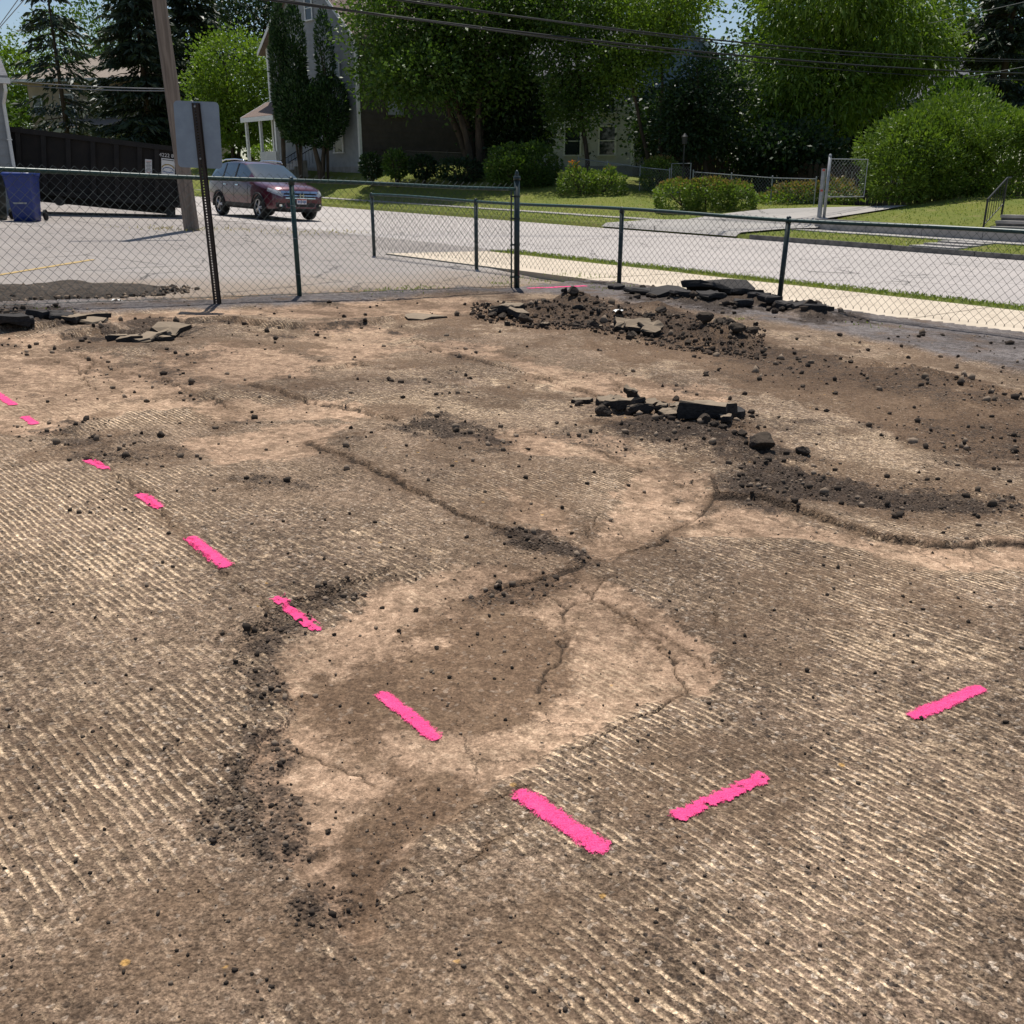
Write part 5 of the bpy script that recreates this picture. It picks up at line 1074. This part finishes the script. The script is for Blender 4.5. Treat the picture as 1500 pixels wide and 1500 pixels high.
# steps and railing
st = empty('entrance_steps', (*xy(-11.3, 29.86), gzf(*xy(-11.3, 29.95))-.1), 'grey concrete entrance steps rising through the low wall', 'steps', None, ANG_ST)
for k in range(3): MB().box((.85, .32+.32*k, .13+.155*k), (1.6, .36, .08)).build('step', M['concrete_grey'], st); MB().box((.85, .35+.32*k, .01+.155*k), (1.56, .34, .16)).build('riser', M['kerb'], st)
hr = empty('handrail', (*xy(-11.45, 30.02), gzf(*xy(-11.45, 30.02))-.15), 'black iron handrail beside the concrete steps', 'railing', None, ANG_ST)
MB().path([(0, 0, .95), (.0, 1.25, 1.55), (.0, 1.55, 1.55)], .026, 8).build('top_bar', M['iron'], hr); MB().path([(0, .05, .25), (0, 1.25, .82)], .016, 6).build('bottom_bar', M['iron'], hr)
for t in (0, 1): MB().box((0, .02+1.23*t, .45+.55*t), (.045, .045, 1.0+.1*t)).build('newel', M['iron'], hr)
for t in np.linspace(.15, .85, 6): MB().path([(0, 1.25*t, .25+.57*t), (0, 1.25*t, .95+.6*t)], .010, 5).build('baluster', M['iron'], hr)

# ------------------------------------------------------------------ vegetation
def nrm(a): return a/np.maximum(np.linalg.norm(a, axis=-1, keepdims=True), 1e-9)
def leaf_mesh(name, P, L, Wf, dirs, updir=None, bend=.15):
    n = len(P); D = nrm(dirs); r = rng.normal(size=(n, 3)); Wv = nrm(np.cross(D, r)); Nn = np.cross(D, Wv); L = L[:, None]; Wd_ = L*Wf
    V = np.stack([P, P+D*L*.45+Wv*Wd_*.5+Nn*L*bend*.4, P+D*L-np.array([0, 0, 1])*L*bend, P+D*L*.45-Wv*Wd_*.5+Nn*L*bend*.4], 1).reshape(-1, 3)
    me = bpy.data.meshes.new(name); me.vertices.add(n*4); me.vertices.foreach_set('co', V.astype(np.float32).ravel()); me.loops.add(n*4); me.loops.foreach_set('vertex_index', np.arange(n*4, dtype=np.int32))
    me.polygons.add(n); me.polygons.foreach_set('loop_start', np.arange(0, n*4, 4, dtype=np.int32)); me.update(calc_edges=True); return me
def sph(n): return nrm(rng.normal(size=(n, 3)))
def crown_pts(ell, nclump, nleaf, crad, shell=.55, upbias=0.3):
    P = []; Dd = []; cents = []; vol = np.array([e[3]*e[4]*e[5] for e in ell])**.75; pick = rng.choice(len(ell), nclump, p=vol/vol.sum())
    for k in pick:
        c = np.array(ell[k][:3]); r = np.array(ell[k][3:6]); d = sph(1)[0]; c2 = c+d*r*(shell+(1-shell)*rng.uniform()**.6)*rng.uniform(.82, 1.08); cents.append(c2)
        q = rng.normal(size=(nleaf, 3))*crad*rng.uniform(.6, 1.3)*np.array([1, 1, .62]); P.append(c2+q); Dd.append(nrm(q+1e-6)*.8+rng.normal(size=(nleaf, 3))*.6+d*.5+np.array([0, 0, upbias]))
    return np.concatenate(P), np.concatenate(Dd), np.array(cents)
def tree(name, label, base, ell, mat, nclump, nleaf, lsize, crad=.45, trunk=.18, stems=1, cat='tree', group=None, wf=.6, shell=.55, upb=.3, limbs=14, trunk_h=None, spread=.5, bend=.15):
    b = np.array([base[0], base[1], gzf(base[0], base[1])]); e = empty(name, b, label, cat, group)
    P, Dd, cents = crown_pts(ell, nclump, nleaf, crad, shell, upb); L = lsize*rng.uniform(.6, 1.3, len(P))
    link('crown', leaf_mesh('crown', P, L, wf, Dd, bend=bend), mat, e)
    if trunk:
        m = MB(); ctr = np.mean([x[:3] for x in ell], 0); top = max(x[2]+x[5]*.6 for x in ell); th = trunk_h or top*.45
        forks = []
        for s_ in range(stems):
            a = 2*math.pi*s_/max(stems, 1)+.4; off = np.array([math.cos(a), math.sin(a)])*(trunk*1.3 if stems > 1 else 0); tp_ = np.array([ctr[0]+math.cos(a)*spread*(stems > 1)*2.2, ctr[1]+math.sin(a)*spread*(stems > 1)*1.6, th*1.5])
            pts = [(off[0], off[1], -.3)]; rs = [trunk*1.25]
            for t in np.linspace(.12, 1, 7): pts.append(tuple(np.array([off[0], off[1], 0])*(1-t)+tp_*t+np.array([rng.normal()*.06, rng.normal()*.06, 0]))); rs.append(trunk*(1-.6*t))
            m.path(pts, rs, 9); forks += [np.array(p) for p in pts[3:]]
        sel = cents[rng.choice(len(cents), min(limbs, len(cents)), replace=False)]
        for c in sel:
            f = min(forks, key=lambda q: np.linalg.norm(q-c)+max(0, q[2]-c[2]+.5)*3); mid = (f+c)/2+np.array([0, 0, .12*np.linalg.norm(c-f)])
            m.path([tuple(f), tuple(mid), tuple(c)], [trunk*.38, trunk*.22, .012], 5)
        m.build('trunk', M['bark'], e, True)
    return e
def px_base(u, Y): d = ray(u, 240); t = Y/d[1]; return (t*d[0], Y)
def zpx(u, v, Y): x, y = px_base(u, Y); return at_y(u, v, Y)[2]-gzf(x, y)      # height above the local ground of a pixel at depth Y
def blob(u0, u1, v0, v1, Y, uc, dy=0.0, ry=None):
    """ellipsoid covering a pixel box at depth Y, relative to a tree at px uc"""
    bx_, by_ = px_base(uc, Y); a = at_y(u0, (v0+v1)/2, Y)[0]; b = at_y(u1, (v0+v1)/2, Y)[0]; g = gzf(bx_, by_); z1 = at_y((u0+u1)/2, v0, Y)[2]-g; z0 = at_y((u0+u1)/2, v1, Y)[2]-g
    return ((a+b)/2-bx_, dy, (z0+z1)/2, (b-a)/2, ry or (b-a)/2, (z1-z0)/2)

# big multi-stem maple shading the grey house
Y = 53; B_ = lambda *a, **k: blob(*a, Y, 700, **k)
tree('maple_tree', 'large dark multi stemmed maple shading the side of the grey house', px_base(700, Y), [B_(500, 700, -60, 120), B_(600, 800, -90, 150), B_(508, 640, 60, 160), B_(650, 790, 40, 180), B_(700, 830, -100, 90), B_(560, 700, 70, 165, dy=-2.0)], M['leaf_mid'], 1400, 36, .22, .46, .2, 5, limbs=26, spread=.75, shell=.35)
Y = 51; B_ = lambda *a, **k: blob(*a, Y, 865, **k)
tree('slender_tree', 'slender shade tree standing behind the clipped privet bush', px_base(862, Y), [B_(760, 900, -80, 90), B_(790, 930, 30, 160), B_(800, 890, 100, 200)], M['leaf_mid'], 620, 32, .18, .42, .13, 1, limbs=18, shell=.4)
Y = 50; B_ = lambda *a, **k: blob(*a, Y, 962, **k)
tree('slender_tree', 'thin trunked tree with pale sky showing above, behind the garden gate', px_base(962, Y), [B_(880, 1050, -70, 60), B_(900, 1000, 20, 110), B_(860, 960, 60, 140)], M['leaf_bright'], 520, 32, .18, .42, .12, 2, limbs=16, shell=.4)
Y = 48; B_ = lambda *a, **k: blob(*a, Y, 1050, **k)
tree('dark_tree', 'dark leafy tree between the garden lamp and the bright drooping tree', px_base(1040, Y), [B_(990, 1110, 60, 230), B_(970, 1060, 120, 235)], M['leaf_dark'], 420, 30, .19, .42, .13, 1, shell=.4)
Y = 51; B_ = lambda *a, **k: blob(*a, Y, 1228, **k)
tree('drooping_tree', 'bright green tree with drooping feathery leaves above the tall gate', px_base(1228, Y), [B_(1110, 1330, -110, 80), B_(1080, 1230, 40, 200), B_(1200, 1380, -60, 150), B_(1140, 1300, 80, 200), B_(1070, 1150, 130, 225), B_(1290, 1400, 30, 130)], M['leaf_bright'], 950, 38, .33, .5, .18, 1, wf=.30, shell=.45, upb=-.25, limbs=24, bend=.4)
# bright maple in front of the dark conifers
Y = 73; B_ = lambda *a, **k: blob(*a, Y, 345, **k)
tree('maple_tree', 'sunlit light green young maple between the wooden pole and the arborvitae', px_base(345, Y), [B_(285, 405, 40, 170), B_(268, 350, 100, 200), B_(330, 420, 90, 210), B_(300, 400, 150, 225)], M['leaf_bright'], 560, 30, .26, .48, .14, 3, limbs=20)
Y = 112; B_ = lambda *a, **k: blob(*a, Y, 15, **k)
tree('broadleaf_tree', 'sunlit yellow green tree beside the tan hip roofed house', px_base(15, Y), [B_(-70, 55, 45, 190), B_(-60, 45, 100, 240)], M['leaf_bright'], 460, 28, .40, .8, .25, 1)
# background belt
bk = [(110, 128, 30, 230, -10, 190, 'leaf_mid', 'tall broadleaf tree rising behind the tan hip roofed house'), (250, 118, 150, 360, -90, 190, 'leaf_dark', 'tall dark tree behind the wooden pole'),
      (370, 108, 290, 480, -90, 120, 'leaf_dark', 'tall dark tree behind the sunlit young maple'), (580, 88, 500, 680, -120, 150, 'leaf_dark', 'tall dark tree behind the grey house roof'),
      (790, 82, 690, 900, -120, 170, 'leaf_mid', 'tall tree behind the pale sided house'), (940, 84, 850, 1020, -120, 190, 'leaf_bright', 'tall sunlit tree behind the bluish gabled house'),
      (1120, 80, 1075, 1240, -90, 220, 'leaf_mid', 'tall tree behind the bright drooping tree'), (1340, 78, 1240, 1430, -70, 200, 'leaf_mid', 'tall tree behind the big rounded evergreen'),
      (1520, 80, 1420, 1620, -80, 220, 'leaf_mid', 'tall tree behind the dark pine by the concrete steps'), (690, 74, 600, 760, 60, 225, 'leaf_dark', 'dark undergrowth tree behind the multi stemmed maple'), (1120, 60, 1040, 1200, 90, 250, 'leaf_dark', 'dark low tree behind the board fence'), (890, 62, 830, 960, 110, 235, 'leaf_dark', 'dark low tree between the pale house and the bluish house'), (-60, 90, -150, 20, 120, 230, 'leaf_mid', 'far tree beyond the garage corner'), (760, 54, 700, 800, 110, 232, 'leaf_dark', 'dark low tree beside the pale sided house'), (1010, 53, 930, 1080, 130, 245, 'leaf_dark', 'dark low tree behind the garden lamp'), (1160, 48, 1090, 1215, 185, 262, 'leaf_dark', 'dark low tree in front of the board fence by the tall gate'), (1280, 60, 1220, 1330, 120, 240, 'leaf_dark', 'dark low tree behind the tall gate')]
for u, Y, u0, u1, v0, v1, mt, lab in bk:
    m_ = (u0+u1)/2; hh_ = v1-v0
    tree('background_tree', lab, px_base(u, Y), [blob(u0, u1, v0, v0+hh_*.7, Y, u), blob(u0-8, m_+10, v0+hh_*.35, v1, Y, u), blob(m_-10, u1+8, v0+hh_*.3, v1, Y, u)], M[mt], 420, 26, (.40 if Y > 65 else .24), (.75 if Y > 65 else .5), .22, 1, group='trees behind the houses', limbs=10, shell=.4)
# dark pine right
def conifer(name, label, u, Y, vtop, vbot, wpx, mat, nb, dens, droop=.25, ls=.3, bare=0.0):
    x, y = px_base(u, Y); g = gzf(x, y); e = empty(name, (x, y, g), label, 'tree'); H_ = at_y(u, vtop, Y)[2]-g; z0 = max(.6, at_y(u, vbot, Y)[2]-g); Rm = at_y(u+wpx, 200, Y)[0]-at_y(u, 200, Y)[0]
    P = []; Dd = []; m = MB(); m.path([(0, 0, -.3), (0, 0, H_*.5), (0, 0, H_)], [.26, .16, .02], 8)
    for k in range(nb):
        t = rng.uniform()**.85; z = z0+(H_-z0)*t; R_ = Rm*(1-t)**.75*rng.uniform(.7, 1.1)+.25; a = rng.uniform(0, 2*math.pi); d = np.array([math.cos(a), math.sin(a), 0]); n = int(dens*R_)+4
        q = rng.uniform(.12+bare, 1, n); base = np.stack([d[0]*R_*q, d[1]*R_*q, z-droop*R_*q**1.5+.12*R_*q**3], 1); sd = np.array([-d[1], d[0], 0]); lat = rng.normal(size=n)*.16*R_*(1-.4*q)
        base += sd*lat[:, None]; base[:, 2] -= np.abs(lat)*.25+rng.uniform(0, .22, n); P.append(base); Dd.append(d+sd*np.sign(lat)[:, None]*.8+np.array([0, 0, -.35])+rng.normal(size=(n, 3))*.25)
        if k % 3 == 0: m.path([(0, 0, z), tuple(np.array([d[0]*R_*.5, d[1]*R_*.5, z-droop*R_*.25])), tuple(np.array([d[0]*R_*.95, d[1]*R_*.95, z-droop*R_*.85]))], [.05, .03, .008], 4)
    P = np.concatenate(P); link('crown', leaf_mesh('crown', P, ls*rng.uniform(.6, 1.3, len(P)), .28, np.concatenate(Dd), bend=.2), mat, e); m.build('trunk', M['bark'], e, True); return e
conifer('spruce_tree', 'dark loose spruce in front of the tan hip roofed house', 105, 90, -70, 200, 80, M['leaf_spruce'], 110, 7, .35, .75, .10)
conifer('spruce_tree', 'dense dark spruce behind the leaning wooden utility pole', 225, 86, -110, 200, 85, M['leaf_spruce'], 260, 20, .30, .65)
conifer('spruce_tree', 'dark spruce at the roadside end of the conifer row, beside the young maple', 300, 92, -90, 190, 80, M['leaf_spruce'], 240, 20, .28, .65)
conifer('pine_tree', 'dark pine behind the big rounded evergreen, near the concrete steps', 1450, 50, -130, 170, 80, M['leaf_spruce'], 200, 40, .15, .36)

def shrub(name, label, base, ell, mat, n, ls, cat='shrub', group=None, wf=.5, upb=.4, shellw=.12, lump=.25, stem=True, topmat=None, ntop=0, lumps=0, lr=.25):
    g = gzf(*base); e = empty(name, (base[0], base[1], g), label, cat, group); P = []; Dd = []; base_ell = list(ell)
    for q in base_ell[:]:
        for k in range(lumps):
            d = sph(1)[0]; d[2] = abs(d[2])*.9 if rng.uniform() < .75 else d[2]; f_ = lr*rng.uniform(.7, 1.3); ell = ell+[(q[0]+d[0]*q[3]*.88, q[1]+d[1]*q[4]*.88, max(.25, q[2]+d[2]*q[5]*.88), q[3]*f_, q[4]*f_, q[5]*f_*.9)]
    vol = np.array([(q[3]*q[4]+q[3]*q[5]) for q in ell])
    for q, f_ in zip(ell, vol/vol.sum()):
        k = int(n*f_); d = sph(k); c = np.array(q[:3]); r = np.array(q[3:6]); lm = 1+lump*(fbm(d[:, 0]*3+q[0], d[:, 1]*3+d[:, 2]*3, 77, 3)-.5)*2
        rad = lm*(1-np.abs(rng.normal(size=k))*shellw); p = c+d*r*rad[:, None]; keep_ = p[:, 2] > .02; P.append(p[keep_]); Dd.append((d+rng.normal(size=(k, 3))*.55+np.array([0, 0, upb]))[keep_])
    P = np.concatenate(P); Dd = np.concatenate(Dd); link('foliage', leaf_mesh('foliage', P, ls*rng.uniform(.6, 1.35, len(P)), wf, Dd), mat, e)
    if ntop:
        idx = np.argsort(-P[:, 2]+rng.normal(size=len(P))*.15)[:ntop]; o = link('dry_leaves' if topmat is M['leaf_brown'] else 'flowers', leaf_mesh('top', P[idx]+np.array([0, 0, .03]), ls*rng.uniform(.7, 1.3, ntop), wf, Dd[idx]), topmat, e)
    if stem:
        m = MB()
        for k in range(7): q = base_ell[k % len(base_ell)]; a = rng.uniform(0, 6.28); m.path([(q[0]*.5, q[1]*.5, -.1), (q[0]+.3*q[3]*math.cos(a), q[1]+.3*q[4]*math.sin(a), q[2]*.9), (q[0]+.8*q[3]*math.cos(a), q[1]+.8*q[4]*math.sin(a), q[2]+.4*q[5])], [.05, .035, .01], 5)
        m.build('stem', M['bark'], e)
    return e
def sblob(u0, u1, v0, v1, Y, uc, ry=None, dy=0.0): return blob(u0, u1, v0, v1, Y, uc, dy, ry)
# arborvitae columns
Y = 58.0
def arb(uc, specs, label, nn, trunk_px=None):
    e = shrub('arborvitae', label, px_base(uc, Y), [sblob(*s_, Y, uc, ry=r_) for s_, r_ in specs], M['leaf_arb'], nn, .24, 'tree', None, .34, 1.3, .10, .22); return e
arb(408, [((398, 420, 30, 200), .5), ((401, 418, 4, 90), .4)], 'narrow dark arborvitae column at the porch roof end of the clump', 5000)
arb(436, [((417, 450, 60, 215), .8), ((420, 446, 4, 140), .6), ((404, 470, 110, 215), 1.3)], 'widest dark arborvitae in front of the grey gabled house', 12000)
arb(472, [((463, 488, 15, 140), .6), ((455, 510, 110, 205), 1.0), ((440, 498, 125, 222), 1.0)], 'dark arborvitae column with a bare trunk near the house corner', 8000)
m_ = MB(); q = at_y(468, 240, Y); q = (q[0], Y-.3); zt = gzf(*q)
m_.path([(q[0]+.15, q[1], zt-.2), (q[0]+.05, q[1], zt+.8), (q[0]-.35, q[1], zt+2.6)], [.22, .16, .08], 8); m_.path([(q[0]+.2, q[1], zt), (q[0]+.25, q[1], zt+1.2), (q[0]+.5, q[1], zt+2.8)], [.12, .09, .05], 7)
tt_ = empty('bare_tree_trunk', (q[0], q[1], zt), 'forked bare trunk under the arborvitae beside the porch steps', 'tree trunk'); child(m_, 'trunk', M['bark'], tt_)
# big rounded evergreen on the right lawn
Y = 36.2
shrub('evergreen_bush', 'huge rounded bright green evergreen bush on the lawn above the low wall', px_base(1385, Y), [sblob(1262, 1420, 165, 296, Y, 1385, 2.0), sblob(1310, 1500, 138, 300, Y, 1385, 2.2), sblob(1400, 1580, 165, 305, Y, 1385, 2.0), sblob(1262, 1360, 220, 300, Y, 1385, 1.6, -.5)], M['leaf_yew'], 62000, .15, 'bush', None, .36, .7, .09, .30, lumps=34, lr=.24)
Y = 52; shrub('leafy_shrub', 'yellow green leafy tree top beside the dark pine, behind the big evergreen', px_base(1490, Y), [sblob(1462, 1530, 118, 175, Y, 1490)], M['leaf_bright'], 1800, .25)
Y = 46; shrub('leafy_shrub', 'grey green willowy shrub top behind the big evergreen', px_base(1400, Y), [sblob(1355, 1450, 118, 200, Y, 1400)], M['leaf_mid'], 2600, .25)
def on_ground(u, v): return hit(u, v)
# privet
p = on_ground(765, 279); Y = p[1]+.9
shrub('privet_bush', 'tall bright topped privet bush behind the capped fence post', px_base(765, Y), [sblob(714, 775, 212, 285, Y, 765, 1.0), sblob(745, 818, 208, 282, Y, 765, 1.0), sblob(720, 812, 235, 290, Y, 765, 1.1)], M['leaf_mid'], 13000, .13, 'bush', None, .5, .7, .1, .22, lumps=12, lr=.3)
p = on_ground(868, 288); Y = p[1]+.7
shrub('flower_bush', 'leafy bush with a few orange blooms beside the garden gate', px_base(868, Y), [sblob(818, 880, 248, 292, Y, 868, .8), sblob(855, 918, 250, 292, Y, 868, .8), sblob(830, 850, 238, 270, Y, 868, .3), sblob(885, 902, 242, 272, Y, 868, .3)], M['leaf_hedge'], 4200, .15, 'bush', None, .4, .5, .15, .3, True, M['flower'], 34)
p = on_ground(1030, 311); Y = p[1]+.8
shrub('hedge', 'wide flat topped clipped hedge with browning top at the driveway edge', px_base(1032, Y), [sblob(958, 1030, 264, 314, Y, 1032, .9), sblob(1000, 1080, 261, 314, Y, 1032, .9), sblob(1040, 1108, 266, 316, Y, 1032, .9)], M['leaf_hedge'], 9000, .12, 'hedge', None, .55, .5, .09, .2, True, M['leaf_brown'], 900)
p = on_ground(968, 282); Y = p[1]+.6
shrub('hedge', 'small upright clipped hedge next to the garden gate', px_base(968, Y), [sblob(938, 1000, 232, 285, Y, 968, .7), sblob(945, 990, 230, 260, Y, 968, .6)], M['leaf_hedge'], 3600, .13, 'hedge', None, .5, .5, .1, .2, True, M['leaf_brown'], 160)
p = on_ground(1040, 272); Y = p[1]+.8
shrub('hedge', 'half dead brownish hedge behind the wide clipped hedge', px_base(1040, Y), [sblob(995, 1050, 230, 275, Y, 1040, .7), sblob(1040, 1085, 232, 272, Y, 1040, .7)], M['leaf_hedge'], 2600, .14, 'hedge', None, .4, .5, .2, .3, True, M['leaf_brown'], 900)
p = on_ground(1150, 300); Y = p[1]+.5
shrub('vine_thicket', 'weedy vines with dry brown clippings beside the tall gate', px_base(1160, Y), [sblob(1100, 1190, 282, 312, Y, 1160, 1.2), sblob(1170, 1260, 262, 306, Y, 1160, 1.0), sblob(1130, 1210, 268, 300, Y, 1160, .9)], M['leaf_hedge'], 4200, .16, 'shrub', None, .5, .5, .25, .4, False, M['leaf_brown'], 1300)
for u0, u1, v0, v1, mt, lab in [(368, 424, 211, 237, 'leaf_bright', 'bright trimmed box hedge by the porch of the grey house'), (330, 352, 226, 240, 'leaf_bright', 'small bright rounded shrub seen just above the car'), (562, 600, 220, 262, 'leaf_mid', 'young leafy shrub in front of the shaded house wall'), (528, 560, 225, 262, 'leaf_dark', 'dark small shrub at the foot of the house corner'), (600, 640, 228, 262, 'leaf_dark', 'dark shrub between young leafy shrub and maple trunks'), (640, 712, 232, 268, 'leaf_dark', 'low dark shrub under the maple trunks')]:
    Y = {368: 67, 330: 74, 562: 52, 528: 53.5, 600: 51.5, 640: 50}[u0]; shrub('garden_shrub', lab, px_base((u0+u1)/2, Y), [sblob(u0, u1, v0, v1, Y, (u0+u1)/2, .7)], M[mt], 1500, .17, 'shrub', None, .5, .6, .2, .3)
Y = 86; shrub('garden_shrub', 'green hedge shrub between the garage corner and the dumpster', px_base(18, Y), [sblob(-20, 34, 182, 245, Y, 18, 1.2)], M['leaf_bright'], 3000, .32, 'shrub')
# ------------------------------------------------------------------ grass
def blades(name, X, Yv, Zv, h, mat, label, cat='grass'):
    n = len(X); P = np.stack([X, Yv, Zv], 1); d = np.stack([rng.normal(size=n)*.45, rng.normal(size=n)*.45, np.ones(n)], 1)
    o = link(name, leaf_mesh(name, P, h, .22, d, bend=.25), mat); return tag(o, label, cat, None, 'stuff')
n = 9000; s_ = rng.uniform(-14.3, 6, n); o_ = 12.90+.74*rng.beta(1.3, 1.3, n); x, y = xy(s_, o_); blades('verge_grass', x, y, gz(x, y)+.02, rng.uniform(.03, .085, n), M['grass'], 'strip of green grass between the pale sidewalk and the street')
n = 30000; s_ = rng.uniform(-54, -4, n); o_ = 25.7+rng.uniform(0, 1, n)*10.5; okk = ~((o_ > 28.2) & (o_ < 29.72)) & ~((s_ > -22.4+1.5*((o_-25)/8)**2) & (s_ < -16.8+1.5*((o_-25)/8)**2)) & ~((s_ > -11.7) & (s_ < -10.3) & (o_ < 28.3)); s_, o_ = s_[okk], o_[okk]
x, y = xy(s_, o_); blades('lawn_grass', x, y, gz(x, y)+.0, rng.uniform(.05, .13, len(x)), M['grass'], 'mown lawn grass across the street')
M['grass_dry'] = leafmat('dry_grass', (.40, .30, .13), (.28, .28, .08), .3)
def tuft(px_, r, n, label, mat='grass', h=(.02, .065)):
    p = plane(*px_); a = rng.normal(size=(n, 2))*r; x, y = p[0]+a[:, 0], p[1]+a[:, 1]; o = blades('weed_tuft', x, y, -TILT*x+.03, rng.uniform(*h, n), M[mat], label, 'weeds'); 
    return o
for i, (p_, r_, n_) in enumerate([((580,430),.18,90),((620,427),.16,90),((540,433),.14,60),((735,420),.10,70),((780,415),.3,120),((850,408),.3,120),((905,424),.2,100),((880,428),.14,60),((975,431),.18,90),((1005,428),.1,40),((1158,452),.08,40),((1172,455),.06,30),((1085,473),.06,25),((1275,483),.12,40),((1300,487),.1,30),((50,463),.09,40),((90,461),.08,50),((52,481),.09,50)]): 
    o = tuft(p_, r_, n_, 'small green weed tuft growing from cracked asphalt by the fences'); o['group'] = 'weed tufts along the fence lines'
for p_, r_, n_, l_ in [((250,338), .45, 220, 'dry straw coloured weeds at the foot of the wooden pole'), ((330,338), .5, 200, 'dry weeds between the wooden pole and the car'), ((440,343), .6, 160, 'thin line of dry weeds beyond the car in front of the street'), ((500,342), .4, 90, 'thin dry weeds at the end of the car shadow')]: tuft(p_, r_, n_, l_, 'grass_dry', (.03, .09))
